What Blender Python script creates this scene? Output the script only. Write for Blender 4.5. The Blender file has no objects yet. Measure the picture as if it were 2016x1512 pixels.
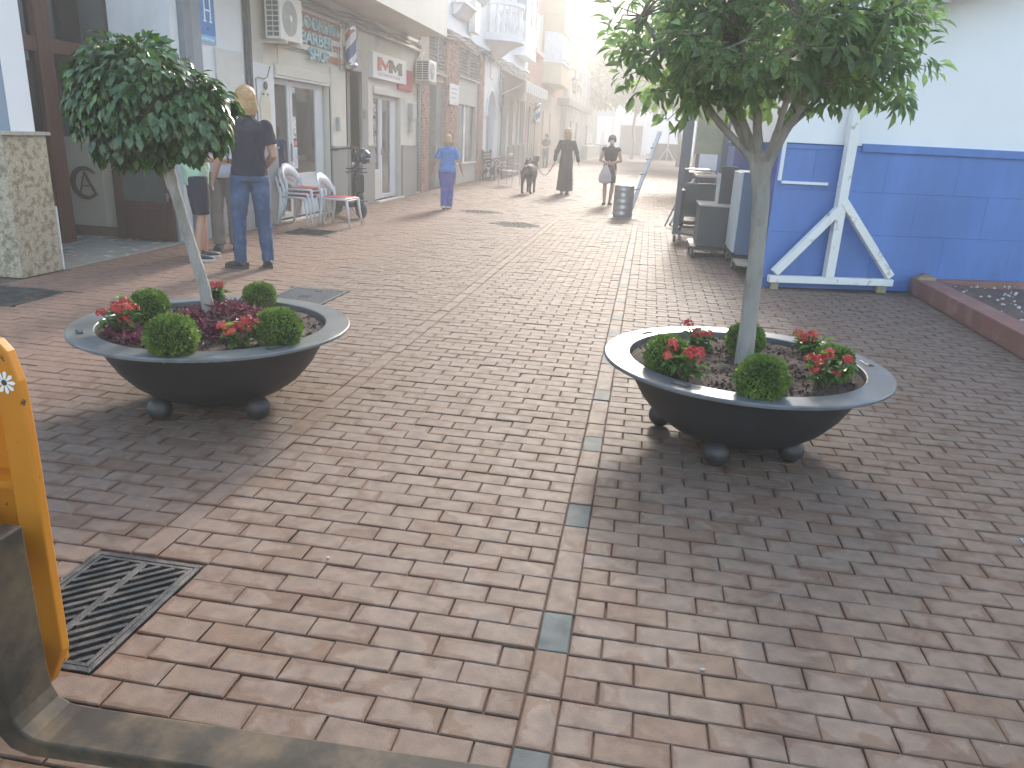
import bpy, bmesh, math, random
import numpy as np
from mathutils import Vector, Matrix

random.seed(7)
rng = np.random.default_rng(11)
sc = bpy.context.scene
col = sc.collection
R = math.radians

# ------------------------------------------------------------------ camera, sky, sun, exposure
cam_d = bpy.data.cameras.new('camera')
cam = bpy.data.objects.new('camera', cam_d)
col.objects.link(cam)
sc.camera = cam
cam_d.sensor_width = 36.0
cam_d.lens = 26.97
cam_d.clip_start = 0.05
cam_d.clip_end = 1000.0
CAM_PITCH, CAM_ROLL, CAM_YAW, CAM_H = 0.31255, 0.049115, 0.156856, 1.4879
_f = Vector((-math.sin(CAM_YAW) * math.cos(CAM_PITCH), math.cos(CAM_YAW) * math.cos(CAM_PITCH), -math.sin(CAM_PITCH)))
_r0 = Vector((math.cos(CAM_YAW), math.sin(CAM_YAW), 0))
_u0 = _r0.cross(_f)
_r = _r0 * math.cos(CAM_ROLL) + _u0 * math.sin(CAM_ROLL)
_u = _u0 * math.cos(CAM_ROLL) - _r0 * math.sin(CAM_ROLL)
cam.matrix_world = Matrix(((_r.x, _u.x, -_f.x, 0), (_r.y, _u.y, -_f.y, 0), (_r.z, _u.z, -_f.z, CAM_H), (0, 0, 0, 1)))

SUN_ELEV, SUN_AZ = R(25.0), R(2.5)       # azimuth measured from the street axis (+Y) towards +X
world = bpy.data.worlds.new('World')
sc.world = world
world.use_nodes = True
wn = world.node_tree
sky = wn.nodes.new('ShaderNodeTexSky')
sky.sky_type = 'NISHITA'
sky.sun_disc = False
sky.sun_elevation = SUN_ELEV
sky.sun_rotation = SUN_AZ
sky.dust_density = 2.5
sky.air_density = 1.2
sky.ozone_density = 0.5
wn.links.new(sky.outputs[0], wn.nodes['Background'].inputs[0])
wn.nodes['Background'].inputs[1].default_value = 0.15

sun_d = bpy.data.lights.new('sun', 'SUN')
sun_d.energy = 1.15
sun_d.angle = R(8.0)
sun_d.color = (1.0, 0.965, 0.91)
sun = bpy.data.objects.new('sun', sun_d)
col.objects.link(sun)
sdir = Vector((math.sin(SUN_AZ) * math.cos(SUN_ELEV), math.cos(SUN_AZ) * math.cos(SUN_ELEV), math.sin(SUN_ELEV)))
sun.rotation_euler = (-sdir).to_track_quat('-Z', 'Y').to_euler()
sun.location = (2, 60, 40)

vs = sc.view_settings
vs.view_transform = 'Standard'
vs.look = 'None'
vs.gamma = 1.0
vs.use_curve_mapping = False
vs.exposure = 2.05
sc.cycles.use_denoising = True
sc.cycles.max_bounces = 6
sc.cycles.diffuse_bounces = 3
sc.cycles.glossy_bounces = 3
sc.cycles.transmission_bounces = 4
sc.cycles.transparent_max_bounces = 12
sc.cycles.volume_bounces = 1
sc.cycles.caustics_reflective = False
sc.cycles.caustics_refractive = False
HAZE_DENSITY, HAZE_ANISO = 0.0060, 0.55

# ------------------------------------------------------------------ materials
_mc = {}
def mat(name, c, rough=0.6, metal=0.0, var=0.12, scale=6.0, bump=0.0, bscale=40.0, c2=None, mask=(0.45, 0.6),
        mscale=None, trans=0.0, spec=0.5, coat=0.0, stretch=None, sheen=0.0, tint=(1.0, 1.0, 1.0)):
    """Principled material whose colour wanders with noise; c2 adds patches of a second colour."""
    if name in _mc:
        return _mc[name]
    m = bpy.data.materials.new(name)
    m.use_nodes = True
    nt = m.node_tree
    N, L = nt.nodes, nt.links
    p = N['Principled BSDF']
    tc = N.new('ShaderNodeTexCoord')
    co = tc.outputs['Object']
    if stretch:
        mp = N.new('ShaderNodeMapping')
        mp.inputs['Scale'].default_value = stretch
        L.new(co, mp.inputs[0]); co = mp.outputs[0]
    n1 = N.new('ShaderNodeTexNoise')
    n1.inputs['Scale'].default_value = scale
    n1.inputs['Detail'].default_value = 6
    n1.inputs['Roughness'].default_value = 0.65
    L.new(co, n1.inputs['Vector'])
    mr = N.new('ShaderNodeMapRange')
    mr.inputs['From Min'].default_value = 0.25
    mr.inputs['From Max'].default_value = 0.75
    mr.inputs['To Min'].default_value = 1 - var
    mr.inputs['To Max'].default_value = 1 + var
    L.new(n1.outputs[0], mr.inputs[0])
    base = N.new('ShaderNodeMix'); base.data_type = 'RGBA'
    base.inputs[6].default_value = (*c, 1)
    base.inputs[7].default_value = (*(c2 or c), 1)
    if c2:
        n2 = N.new('ShaderNodeTexNoise')
        n2.inputs['Scale'].default_value = mscale or scale * 0.6
        n2.inputs['Detail'].default_value = 8
        n2.inputs['Roughness'].default_value = 0.6
        L.new(co, n2.inputs['Vector'])
        rp = N.new('ShaderNodeMapRange')
        rp.inputs['From Min'].default_value = mask[0]
        rp.inputs['From Max'].default_value = mask[1]
        L.new(n2.outputs[0], rp.inputs[0])
        L.new(rp.outputs[0], base.inputs[0])
    else:
        base.inputs[0].default_value = 0
    mul = N.new('ShaderNodeVectorMath'); mul.operation = 'SCALE'
    L.new(base.outputs[2], mul.inputs[0])
    L.new(mr.outputs[0], mul.inputs['Scale'])
    L.new(mul.outputs[0], p.inputs['Base Color'])
    rr = N.new('ShaderNodeMapRange')
    rr.inputs['To Min'].default_value = max(0.02, rough - 0.12)
    rr.inputs['To Max'].default_value = min(1, rough + 0.12)
    L.new(n1.outputs[0], rr.inputs[0])
    L.new(rr.outputs[0], p.inputs['Roughness'])
    p.inputs['Metallic'].default_value = metal
    p.inputs['Specular IOR Level'].default_value = spec
    p.inputs['Coat Weight'].default_value = coat
    p.inputs['Sheen Weight'].default_value = sheen
    if bump:
        nb = N.new('ShaderNodeTexNoise')
        nb.inputs['Scale'].default_value = bscale
        nb.inputs['Detail'].default_value = 5
        L.new(co, nb.inputs['Vector'])
        b = N.new('ShaderNodeBump')
        b.inputs['Strength'].default_value = min(1, bump * 2)
        b.inputs['Distance'].default_value = 0.01 * bump * 2
        L.new(nb.outputs[0], b.inputs['Height'])
        L.new(b.outputs[0], p.inputs['Normal'])
    if trans:
        out = N['Material Output']
        t = N.new('ShaderNodeBsdfTranslucent')
        br = N.new('ShaderNodeMix'); br.data_type = 'RGBA'; br.blend_type = 'MULTIPLY'
        br.inputs[0].default_value = 1
        L.new(mul.outputs[0], br.inputs[6])
        br.inputs[7].default_value = (*tint, 1)
        L.new(br.outputs[2], t.inputs[0])
        mx = N.new('ShaderNodeMixShader'); mx.inputs[0].default_value = trans
        L.new(p.outputs[0], mx.inputs[1]); L.new(t.outputs[0], mx.inputs[2])
        L.new(mx.outputs[0], out.inputs[0])
    _mc[name] = m
    return m

def glass_mat(name, tint=(0.62, 0.68, 0.68), refl=0.12, rough=0.03):
    if name in _mc:
        return _mc[name]
    m = bpy.data.materials.new(name); m.use_nodes = True
    N, L = m.node_tree.nodes, m.node_tree.links
    N.remove(N['Principled BSDF'])
    t = N.new('ShaderNodeBsdfTransparent'); t.inputs[0].default_value = (*tint, 1)
    g = N.new('ShaderNodeBsdfGlossy'); g.inputs['Roughness'].default_value = rough
    g.inputs[0].default_value = (0.9, 0.93, 0.95, 1)
    lw = N.new('ShaderNodeLayerWeight'); lw.inputs[0].default_value = 0.35
    ad = N.new('ShaderNodeMath'); ad.operation = 'ADD'; ad.use_clamp = True
    ad.inputs[1].default_value = refl
    L.new(lw.outputs['Fresnel'], ad.inputs[0])
    mx = N.new('ShaderNodeMixShader')
    L.new(ad.outputs[0], mx.inputs[0]); L.new(t.outputs[0], mx.inputs[1]); L.new(g.outputs[0], mx.inputs[2])
    L.new(mx.outputs[0], N['Material Output'].inputs[0])
    _mc[name] = m
    return m

def paver_mat():
    m = bpy.data.materials.new('paver'); m.use_nodes = True
    N, L = m.node_tree.nodes, m.node_tree.links
    p = N['Principled BSDF']
    geo = N.new('ShaderNodeNewGeometry')
    at = N.new('ShaderNodeAttribute'); at.attribute_name = 'rnd'
    oi = N.new('ShaderNodeObjectInfo')
    ad = N.new('ShaderNodeMath'); ad.operation = 'ADD'
    L.new(at.outputs['Fac'], ad.inputs[0]); L.new(oi.outputs['Random'], ad.inputs[1])
    fr = N.new('ShaderNodeMath'); fr.operation = 'FRACT'; L.new(ad.outputs[0], fr.inputs[0])
    cr = N.new('ShaderNodeValToRGB')
    e = cr.color_ramp.elements
    e[0].position = 0.0; e[0].color = (0.165, 0.106, 0.076, 1)
    e[1].position = 1.0; e[1].color = (0.203, 0.147, 0.112, 1)
    for pos, c in ((0.05, (0.172, 0.112, 0.076, 1)), (0.12, (0.184, 0.130, 0.096, 1)), (0.5, (0.192, 0.138, 0.103, 1)), (0.8, (0.197, 0.143, 0.108, 1))):
        x = e.new(pos); x.color = c
    L.new(fr.outputs[0], cr.inputs[0])
    # damp brown patches that ignore the joints, as the paving dries unevenly
    n = N.new('ShaderNodeTexNoise'); n.inputs['Scale'].default_value = 7.0; n.inputs['Detail'].default_value = 5
    n.inputs['Distortion'].default_value = 0.4
    L.new(geo.outputs['Position'], n.inputs['Vector'])
    nb = N.new('ShaderNodeMath'); nb.operation = 'MULTIPLY_ADD'
    nb.inputs[1].default_value = 0.10; L.new(fr.outputs[0], nb.inputs[0])
    ea = N.new('ShaderNodeAttribute'); ea.attribute_name = 'edge'
    es = N.new('ShaderNodeMath'); es.operation = 'MULTIPLY_ADD'; es.inputs[1].default_value = 0.17; L.new(ea.outputs['Fac'], es.inputs[0]); L.new(n.outputs[0], es.inputs[2])
    L.new(es.outputs[0], nb.inputs[2])
    mr = N.new('ShaderNodeMapRange'); mr.inputs['From Min'].default_value = 0.63; mr.inputs['From Max'].default_value = 0.70
    mr.inputs['To Max'].default_value = 0.72
    L.new(nb.outputs[0], mr.inputs[0])
    mx = N.new('ShaderNodeMix'); mx.data_type = 'RGBA'
    L.new(mr.outputs[0], mx.inputs[0]); L.new(cr.outputs[0], mx.inputs[6]); mx.inputs[7].default_value = (0.135, 0.078, 0.050, 1)
    # redder, dustier pavers along the shop side
    sp = N.new('ShaderNodeSeparateXYZ'); L.new(geo.outputs['Position'], sp.inputs[0])
    zr = N.new('ShaderNodeMapRange'); zr.inputs['From Min'].default_value = -3.0; zr.inputs['From Max'].default_value = -3.5
    zr.inputs['To Max'].default_value = 0.75
    L.new(sp.outputs[0], zr.inputs[0])
    m2 = N.new('ShaderNodeMix'); m2.data_type = 'RGBA'
    L.new(zr.outputs[0], m2.inputs[0]); L.new(mx.outputs[2], m2.inputs[6]); m2.inputs[7].default_value = (0.225, 0.138, 0.098, 1)
    # fine grain + dark spots
    f = N.new('ShaderNodeTexNoise'); f.inputs['Scale'].default_value = 220; f.inputs['Detail'].default_value = 3
    L.new(geo.outputs['Position'], f.inputs['Vector'])
    fm = N.new('ShaderNodeMapRange'); fm.inputs['To Min'].default_value = 0.8; fm.inputs['To Max'].default_value = 1.2
    L.new(f.outputs[0], fm.inputs[0])
    s = N.new('ShaderNodeTexNoise'); s.inputs['Scale'].default_value = 14; s.inputs['Detail'].default_value = 4
    L.new(geo.outputs['Position'], s.inputs['Vector'])
    sm = N.new('ShaderNodeMapRange'); sm.inputs['From Min'].default_value = 0.3; sm.inputs['From Max'].default_value = 0.62
    sm.inputs['To Min'].default_value = 0.78; sm.inputs['To Max'].default_value = 1.06
    L.new(s.outputs[0], sm.inputs[0])
    # trodden-in gum and oil spots
    vo = N.new('ShaderNodeTexVoronoi'); vo.inputs['Scale'].default_value = 2.6; vo.inputs['Randomness'].default_value = 1.0
    L.new(geo.outputs['Position'], vo.inputs['Vector'])
    vd = N.new('ShaderNodeMath'); vd.operation = 'MULTIPLY_ADD'; vd.inputs[1].default_value = .05; L.new(s.outputs[0], vd.inputs[0]); L.new(vo.outputs['Distance'], vd.inputs[2])
    vm = N.new('ShaderNodeMapRange'); vm.inputs['From Min'].default_value = 0.055; vm.inputs['From Max'].default_value = 0.075; vm.inputs['To Min'].default_value = 0.62
    L.new(vd.outputs[0], vm.inputs[0])
    k0 = N.new('ShaderNodeMath'); k0.operation = 'MULTIPLY'; L.new(fm.outputs[0], k0.inputs[0]); L.new(sm.outputs[0], k0.inputs[1])
    k = N.new('ShaderNodeMath'); k.operation = 'MULTIPLY'; L.new(k0.outputs[0], k.inputs[0]); L.new(vm.outputs[0], k.inputs[1])
    v = N.new('ShaderNodeVectorMath'); v.operation = 'SCALE'; L.new(m2.outputs[2], v.inputs[0]); L.new(k.outputs[0], v.inputs['Scale'])
    # far pavers also take the joint colour: nothing; grey stones override through the attribute "grey"
    ga = N.new('ShaderNodeAttribute'); ga.attribute_name = 'grey'
    m3 = N.new('ShaderNodeMix'); m3.data_type = 'RGBA'
    L.new(ga.outputs['Fac'], m3.inputs[0]); L.new(v.outputs[0], m3.inputs[6])
    gv = N.new('ShaderNodeVectorMath'); gv.operation = 'SCALE'; gv.inputs[0].default_value = (0.088, 0.100, 0.093); L.new(k.outputs[0], gv.inputs['Scale'])
    L.new(gv.outputs[0], m3.inputs[7])
    L.new(m3.outputs[2], p.inputs['Base Color'])
    ro = N.new('ShaderNodeMapRange'); ro.inputs['To Min'].default_value = 0.78; ro.inputs['To Max'].default_value = 0.58
    L.new(s.outputs[0], ro.inputs[0]); L.new(ro.outputs[0], p.inputs['Roughness'])
    p.inputs['Specular IOR Level'].default_value = 0.22
    b = N.new('ShaderNodeBump'); b.inputs['Strength'].default_value = 0.5; b.inputs['Distance'].default_value = 0.002
    L.new(f.outputs[0], b.inputs['Height']); L.new(b.outputs[0], p.inputs['Normal'])
    return m

# ------------------------------------------------------------------ mesh helpers
class MB:
    """Collects shapes; build() links them as one mesh object."""
    def __init__(s):
        s.v = []; s.f = []
    def add(s, vs, fs):
        o = len(s.v)
        s.v += [tuple(p) for p in vs]
        s.f += [tuple(i + o for i in f) for f in fs]
        return s
    def box(s, x0, x1, y0, y1, z0, z1, M=None):
        vs = [Vector(p) for p in ((x0, y0, z0), (x1, y0, z0), (x1, y1, z0), (x0, y1, z0), (x0, y0, z1), (x1, y0, z1), (x1, y1, z1), (x0, y1, z1))]
        if M is not None:
            vs = [M @ p for p in vs]
        return s.add(vs, [(0, 3, 2, 1), (4, 5, 6, 7), (0, 1, 5, 4), (1, 2, 6, 5), (2, 3, 7, 6), (3, 0, 4, 7)])
    def bar(s, a, b, w, h=None, up=(0, 0, 1)):
        """square bar from a to b: w across, h along up"""
        a, b = Vector(a), Vector(b); h = h or w
        d = (b - a).normalized(); u = Vector(up)
        if abs(d.dot(u)) > 0.98: u = Vector((0, 1, 0))
        r = d.cross(u).normalized(); u = r.cross(d).normalized()
        vs = []
        for p in (a, b):
            for i, j in ((-1, -1), (1, -1), (1, 1), (-1, 1)):
                vs.append(p + r * (i * w / 2) + u * (j * h / 2))
        return s.add(vs, [(3, 2, 1, 0), (4, 5, 6, 7), (0, 1, 5, 4), (1, 2, 6, 5), (2, 3, 7, 6), (3, 0, 4, 7)])
    def tube(s, path, rad, n=10, caps=True, flat=None, ref=None):
        """round (or elliptic, flat=(a,b) factors) tube; rad a number or list"""
        P = [Vector(p) for p in path]; k = len(P)
        if not hasattr(rad, '__len__'): rad = [rad] * k
        vs = []; prev = None
        for i in range(k):
            d = (P[min(i + 1, k - 1)] - P[max(i - 1, 0)])
            d = d.normalized() if d.length > 1e-9 else Vector((0, 0, 1))
            u = Vector(ref) if ref else (prev if prev else (Vector((1, 0, 0)) if abs(d.x) < 0.9 else Vector((0, 1, 0))))
            u = (u - d * u.dot(d)).normalized(); prev = u
            w = d.cross(u)
            r = rad[i]; ra, rb = r if hasattr(r, '__len__') else (r, r)
            if flat: ra, rb = ra * flat[0], rb * flat[1]
            for j in range(n):
                t = 2 * math.pi * j / n
                vs.append(P[i] + u * (ra * math.cos(t)) + w * (rb * math.sin(t)))
        fs = []
        for i in range(k - 1):
            for j in range(n):
                q = (j + 1) % n
                fs.append((i * n + j, i * n + q, (i + 1) * n + q, (i + 1) * n + j))
        if caps:
            fs.append(tuple(range(n - 1, -1, -1))); fs.append(tuple((k - 1) * n + j for j in range(n)))
        return s.add(vs, fs)
    def lathe(s, prof, n=32, c=(0, 0, 0), axis='z', a0=0.0, a1=2 * math.pi):
        full = abs(a1 - a0 - 2 * math.pi) < 1e-6
        m = n if full else n + 1
        vs = []
        for r, z in prof:
            for j in range(m):
                t = a0 + (a1 - a0) * j / n
                x, y = r * math.cos(t), r * math.sin(t)
                q = (x, y, z) if axis == 'z' else ((z, x, y) if axis == 'x' else (x, z, y))
                vs.append((q[0] + c[0], q[1] + c[1], q[2] + c[2]))
        fs = []
        for i in range(len(prof) - 1):
            for j in range(n):
                q = (j + 1) % m
                fs.append((i * m + j, i * m + q, (i + 1) * m + q, (i + 1) * m + j))
        return s.add(vs, fs)
    def ell(s, c, r, n=14, k=9, M=None):
        """ellipsoid"""
        vs = []; fs = []
        for i in range(k + 1):
            a = math.pi * i / k
            for j in range(n):
                t = 2 * math.pi * j / n
                p = Vector((r[0] * math.sin(a) * math.cos(t), r[1] * math.sin(a) * math.sin(t), r[2] * math.cos(a)))
                if M is not None: p = M @ p
                vs.append(p + Vector(c))
        for i in range(k):
            for j in range(n):
                q = (j + 1) % n
                fs.append((i * n + j, (i + 1) * n + j, (i + 1) * n + q, i * n + q))
        return s.add(vs, fs)
    def prism(s, poly, axis, a, b):
        """extrude a 2D polygon along axis from a to b ('x': poly=(y,z); 'y': (x,z); 'z': (x,y))"""
        def put(p, d):
            return {'x': (d, p[0], p[1]), 'y': (p[0], d, p[1]), 'z': (p[0], p[1], d)}[axis]
        n = len(poly)
        vs = [put(p, a) for p in poly] + [put(p, b) for p in poly]
        fs = [tuple(range(n)), tuple(range(2 * n - 1, n - 1, -1))]
        for i in range(n):
            j = (i + 1) % n
            fs.append((i, i + n, j + n, j))
        return s.add(vs, fs)
    def build(s, name, m, parent=None, smooth=False, bevel=0.0, local=False, mods=None, subdiv=0):
        me = bpy.data.meshes.new(name)
        off = Vector((0, 0, 0)) if (parent is None or local) else BASE.get(parent.name, Vector((0, 0, 0)))
        me.from_pydata([(p[0] - off[0], p[1] - off[1], p[2] - off[2]) for p in s.v], [], s.f)
        me.validate()
        bm = bmesh.new(); bm.from_mesh(me)
        bmesh.ops.remove_doubles(bm, verts=bm.verts, dist=1e-6)
        bmesh.ops.recalc_face_normals(bm, faces=bm.faces)
        bm.to_mesh(me); bm.free()
        return link(name, me, m, parent, smooth, bevel, mods, subdiv)

BASE = {}
def link(name, me, m, parent=None, smooth=False, bevel=0.0, mods=None, subdiv=0):
    if m is not None:
        me.materials.append(m)
    if smooth:
        me.polygons.foreach_set('use_smooth', [True] * len(me.polygons))
    o = bpy.data.objects.new(name, me)
    col.objects.link(o)
    if parent is not None:
        o.parent = parent
        BASE[o.name] = BASE.get(parent.name, Vector((0, 0, 0)))
    if bevel:
        b = o.modifiers.new('bevel', 'BEVEL'); b.width = bevel; b.segments = 2; b.limit_method = 'ANGLE'; b.angle_limit = R(40)
    if mods == 'skin':
        pass
    if subdiv:
        sd = o.modifiers.new('sub', 'SUBSURF'); sd.levels = subdiv; sd.render_levels = subdiv
    return o

def remesh(o, voxel, smooth=4):
    r = o.modifiers.new('remesh', 'REMESH'); r.mode = 'VOXEL'; r.voxel_size = voxel; r.use_smooth_shade = True
    if smooth:
        k = o.modifiers.new('smooth', 'SMOOTH'); k.factor = 0.5; k.iterations = smooth
    return o

def tag(o, label, cat, group=None):
    o['label'] = label; o['category'] = cat
    if group: o['group'] = group
    return o
def thing(name, label, cat, loc=(0, 0, 0), rotz=0.0, group=None):
    o = bpy.data.objects.new(name, None)
    o.empty_display_size = 0.1
    col.objects.link(o)
    o.location = loc; o.rotation_euler = (0, 0, rotz)
    BASE[o.name] = Vector(loc)
    return tag(o, label, cat, group)
def struct(o):
    o['kind'] = 'structure'; return o
def copy_tree(o, parent=None):
    c = o.copy(); col.objects.link(c); c.parent = parent
    for ch in list(o.children):
        copy_tree(ch, c)
    return c
def subthing(name, parent):
    """an Empty used as a part that carries sub-parts, at its thing's origin"""
    o = bpy.data.objects.new(name, None); col.objects.link(o); o.parent = parent
    BASE[o.name] = BASE.get(parent.name, Vector((0, 0, 0)))
    return o

def np_mesh(name, V, F4=None, F3=None):
    me = bpy.data.meshes.new(name)
    F4 = np.zeros((0, 4), int) if F4 is None else F4
    F3 = np.zeros((0, 3), int) if F3 is None else F3
    nl = F4.size + F3.size
    me.vertices.add(len(V)); me.vertices.foreach_set('co', np.asarray(V, np.float32).ravel())
    me.loops.add(nl); me.loops.foreach_set('vertex_index', np.concatenate([F4.ravel(), F3.ravel()]).astype(np.int32))
    st = np.concatenate([np.arange(len(F4)) * 4, F4.size + np.arange(len(F3)) * 3])
    me.polygons.add(len(F4) + len(F3)); me.polygons.foreach_set('loop_start', st.astype(np.int32))
    me.update(calc_edges=True); me.validate()
    me.shade_flat()
    return me

def scatter(V, F4, F3, T):
    """copies of a template (V, F4, F3) under transforms T (n,3,4)"""
    n, k = len(T), len(V)
    P = np.einsum('nij,kj->nki', T[:, :, :3], V) + T[:, None, :, 3]
    o = (np.arange(n) * k)[:, None, None]
    return P.reshape(-1, 3), (F4[None] + o).reshape(-1, 4), (F3[None] + o).reshape(-1, 3)

def frames(pos, d, up, s):
    """transforms: local x along d, local z near up, scale s"""
    d = d / np.linalg.norm(d, axis=1, keepdims=True)
    y = np.cross(up, d); y /= np.linalg.norm(y, axis=1, keepdims=True) + 1e-9
    z = np.cross(d, y)
    M = np.stack([d, y, z], -1) * np.asarray(s).reshape(-1, 1, 1)
    return np.concatenate([M, pos[:, :, None]], -1)

def leaf_tpl(w=0.42, fold=0.10, droop=0.18):
    V = np.array([(0, 0, 0), (.3, w * .42, fold * .7), (.3, 0, 0), (.3, -w * .42, fold * .7), (.62, w * .5, fold - droop * .3), (.62, 0, -droop * .35),
                  (.62, -w * .5, fold - droop * .3), (1, 0, -droop)], float)
    F4 = np.array([(1, 2, 5, 4), (2, 3, 6, 5)]); F3 = np.array([(0, 2, 1), (0, 3, 2), (4, 5, 7), (5, 6, 7)])
    return V, F4, F3

def unit(n):
    v = rng.normal(size=(n, 3)); return v / np.linalg.norm(v, axis=1, keepdims=True)

def text_mesh(s, size, extrude=0.004, align='LEFT', bold=0.0, shear=0.0, spacing=1.0):
    cu = bpy.data.curves.new('t', 'FONT'); cu.body = s; cu.size = size; cu.extrude = extrude; cu.align_x = align
    cu.offset = bold; cu.shear = shear; cu.space_character = spacing; cu.resolution_u = 3
    o = bpy.data.objects.new('t', cu); col.objects.link(o)
    dg = bpy.context.evaluated_depsgraph_get()
    me = bpy.data.meshes.new_from_object(o.evaluated_get(dg))
    bpy.data.objects.remove(o); bpy.data.curves.remove(cu)
    return me
def text_on_left_wall(name, s, size, x, y, z, m, parent, extrude=0.004, bold=0.0, ysc=1.0, spacing=1.0, width=None, height=None):
    """text on a wall facing +X; reads along +Y"""
    me = text_mesh(s, size, extrude, bold=bold, spacing=spacing)
    off = BASE.get(parent.name, Vector((0, 0, 0)))
    zsc = 1.0; x0 = 0.0
    if width:
        xs = [v.co.x for v in me.vertices]; ys_ = [v.co.y for v in me.vertices]
        ysc = width / (max(xs) - min(xs)); zsc = height / (max(ys_) - min(ys_)); x0 = min(xs) * ysc
    T = Matrix(((0, 0, 1, x - off.x), (ysc, 0, 0, y - x0 - off.y), (0, zsc, 0, z - off.z), (0, 0, 0, 1)))
    me.transform(T)
    return link(name, me, m, parent)

# ------------------------------------------------------------------ ground and paving
def pavement():
    g = MB().add([(-60, -20, -0.011), (60, -20, -0.011), (60, 160, -0.011), (-60, 160, -0.011)], [(0, 1, 2, 3)])
    ground = struct(g.build('ground', mat('joint_sand', (0.105, 0.068, 0.048), 0.95, var=0.3, scale=3, bump=0.3, bscale=300, c2=(0.145, 0.10, 0.075), mscale=1.2)))
    pav = bpy.data.objects.new('pavement', None); col.objects.link(pav); struct(pav)
    BASE[pav.name] = Vector((0, 0, 0))
    PM = paver_mat()
    holes = [(-1.815, -1.405, 1.575, 2.165), (-3.27, -2.715, 6.13, 6.90), (-5.62, -4.93, 5.27, 5.95), (-5.16, -4.47, 10.42, 11.12)]
    rounds = [(-3.28, 15.45, 0.36), (-2.22, 13.6, 0.36)]
    rects = []                     # x0,x1,y0,y1,grey
    P2 = 0.202; P1 = P2 / 2; Y0 = 2.18 - 40 * P2
    YEND = 44.0
    def put(x0, x1, y0, y1, grey=0):
        for hx0, hx1, hy0, hy1 in holes:
            if x1 > hx0 and x0 < hx1 and y1 > hy0 and y0 < hy1:
                opts = [(x0, min(x1, hx0), y0, y1), (max(x0, hx1), x1, y0, y1), (x0, x1, y0, min(y1, hy0)), (x0, x1, max(y0, hy1), y1)]
                opts = [o for o in opts if o[1] - o[0] > 0.022 and o[3] - o[2] > 0.022]
                if not opts: return
                x0, x1, y0, y1 = max(opts, key=lambda o: (o[1] - o[0]) * (o[3] - o[2]))
        for cx, cy, r in rounds:
            if ((x0 + x1) / 2 - cx) ** 2 + ((y0 + y1) / 2 - cy) ** 2 < (r + 0.03) ** 2: return
        rects.append((x0, x1, y0, y1, grey))
    def field(xa, xb, y_a, y_b, anchor, sgn, jit):
        """running-bond rows from an anchor edge"""
        n0 = math.floor((y_a - Y0) / P1); n1 = math.ceil((y_b - Y0) / P1)
        for n in range(n0, n1):
            y = Y0 + n * P1
            a = 0.0 if (n % 2) ^ (sgn < 0) else 0.1
            x = 0.0
            w = a if a else 0.2
            while x < (xb - xa) - 0.03:
                w = min(w, (xb - xa) - x)
                if (xb - xa) - x - w < 0.05: w = (xb - xa) - x
                if sgn > 0: put(xa + x, xa + x + w, y, y + P1)
                else: put(xb - x - w, xb - x, y, y + P1)
                x += w; w = 0.2
    field(-0.10, 3.04, -1.0, 8.92, -0.1, 1, 0)
    field(-0.10, 1.36, 8.92, YEND, -0.1, 1, 0)
    field(1.36, 4.0, 17.5, YEND, 1.36, 1, 0)
    field(-1.60, -0.20, -1.0, YEND, -0.2, -1, 0)
    field(-5.66, -1.70, -1.0, YEND, -1.7, -1, 0)
    greys = {-2, 2, 6, 10, 13, -6, -10, -13, -17, -21, -26, -31, 17, 21}
    n0 = -16; n1 = int((YEND - 2.18) / P2)
    for n in range(n0, n1):
        y = 2.18 + n * P2
        put(-0.2, -0.1, y, y + P2, 1 if (9 - n) in greys else 0)
        put(-1.7, -1.6, y, y + P2, 0)
    A = np.array(rects)
    cx, cy = (A[:, 0] + A[:, 1]) / 2, (A[:, 2] + A[:, 3]) / 2
    f = np.array(_f); r = np.array(_r); u = np.array(_u)
    P = np.stack([cx, cy, np.full(len(cx), -CAM_H)], 1)
    dep = P @ f; px = (P @ r) / np.maximum(dep, .01); py = (P @ u) / np.maximum(dep, .01)
    vis = (dep > 0.3) & (np.abs(px) < 0.69) & (np.abs(py) < 0.52)
    # leave out pavers under the planters' feet shadow core and behind the fork when choosing the 300
    order = np.argsort(np.where(vis, np.hypot(np.hypot(cx, cy), CAM_H), 1e9))
    near = set(order[:300].tolist())
    GAP = 0.0044; BV = 0.0036; D = 0.02
    def brick_verts(w, h, bv):
        w -= GAP; h -= GAP
        a, b = w / 2, h / 2
        top = [(-a + bv, -b + bv, 0), (a - bv, -b + bv, 0), (a - bv, b - bv, 0), (-a + bv, b - bv, 0)]
        mid = [(-a, -b, -bv * .8), (a, -b, -bv * .8), (a, b, -bv * .8), (-a, b, -bv * .8)]
        low = [(-a, -b, -D), (a, -b, -D), (a, b, -D), (-a, b, -D)]
        i = min(.022, a * .45, b * .45)
        inn = [(-a + bv + i, -b + bv + i, .0002), (a - bv - i, -b + bv + i, .0002), (a - bv - i, b - bv - i, .0002), (-a + bv + i, b - bv - i, .0002)]
        return np.array(top + mid + low + inn)
    QF = [(12, 13, 14, 15), (0, 1, 13, 12), (1, 2, 14, 13), (2, 3, 15, 14), (3, 0, 12, 15)]
    EDGE = [1.0] * 12 + [0.0] * 4
    for k in range(4):
        q = (k + 1) % 4
        QF.append((4 + k, 4 + q, q, k)); QF.append((8 + k, 8 + q, 4 + q, 4 + k))
    QF = np.array(QF)
    cache = {}
    def attrs(me, rnd, grey, edge):
        c = me.attributes.new('edge', 'FLOAT', 'POINT'); c.data.foreach_set('value', np.asarray(edge, np.float32))
        a = me.attributes.new('rnd', 'FLOAT', 'FACE'); a.data.foreach_set('value', np.asarray(rnd, np.float32))
        b = me.attributes.new('grey', 'FLOAT', 'FACE'); b.data.foreach_set('value', np.asarray(grey, np.float32))
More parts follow.
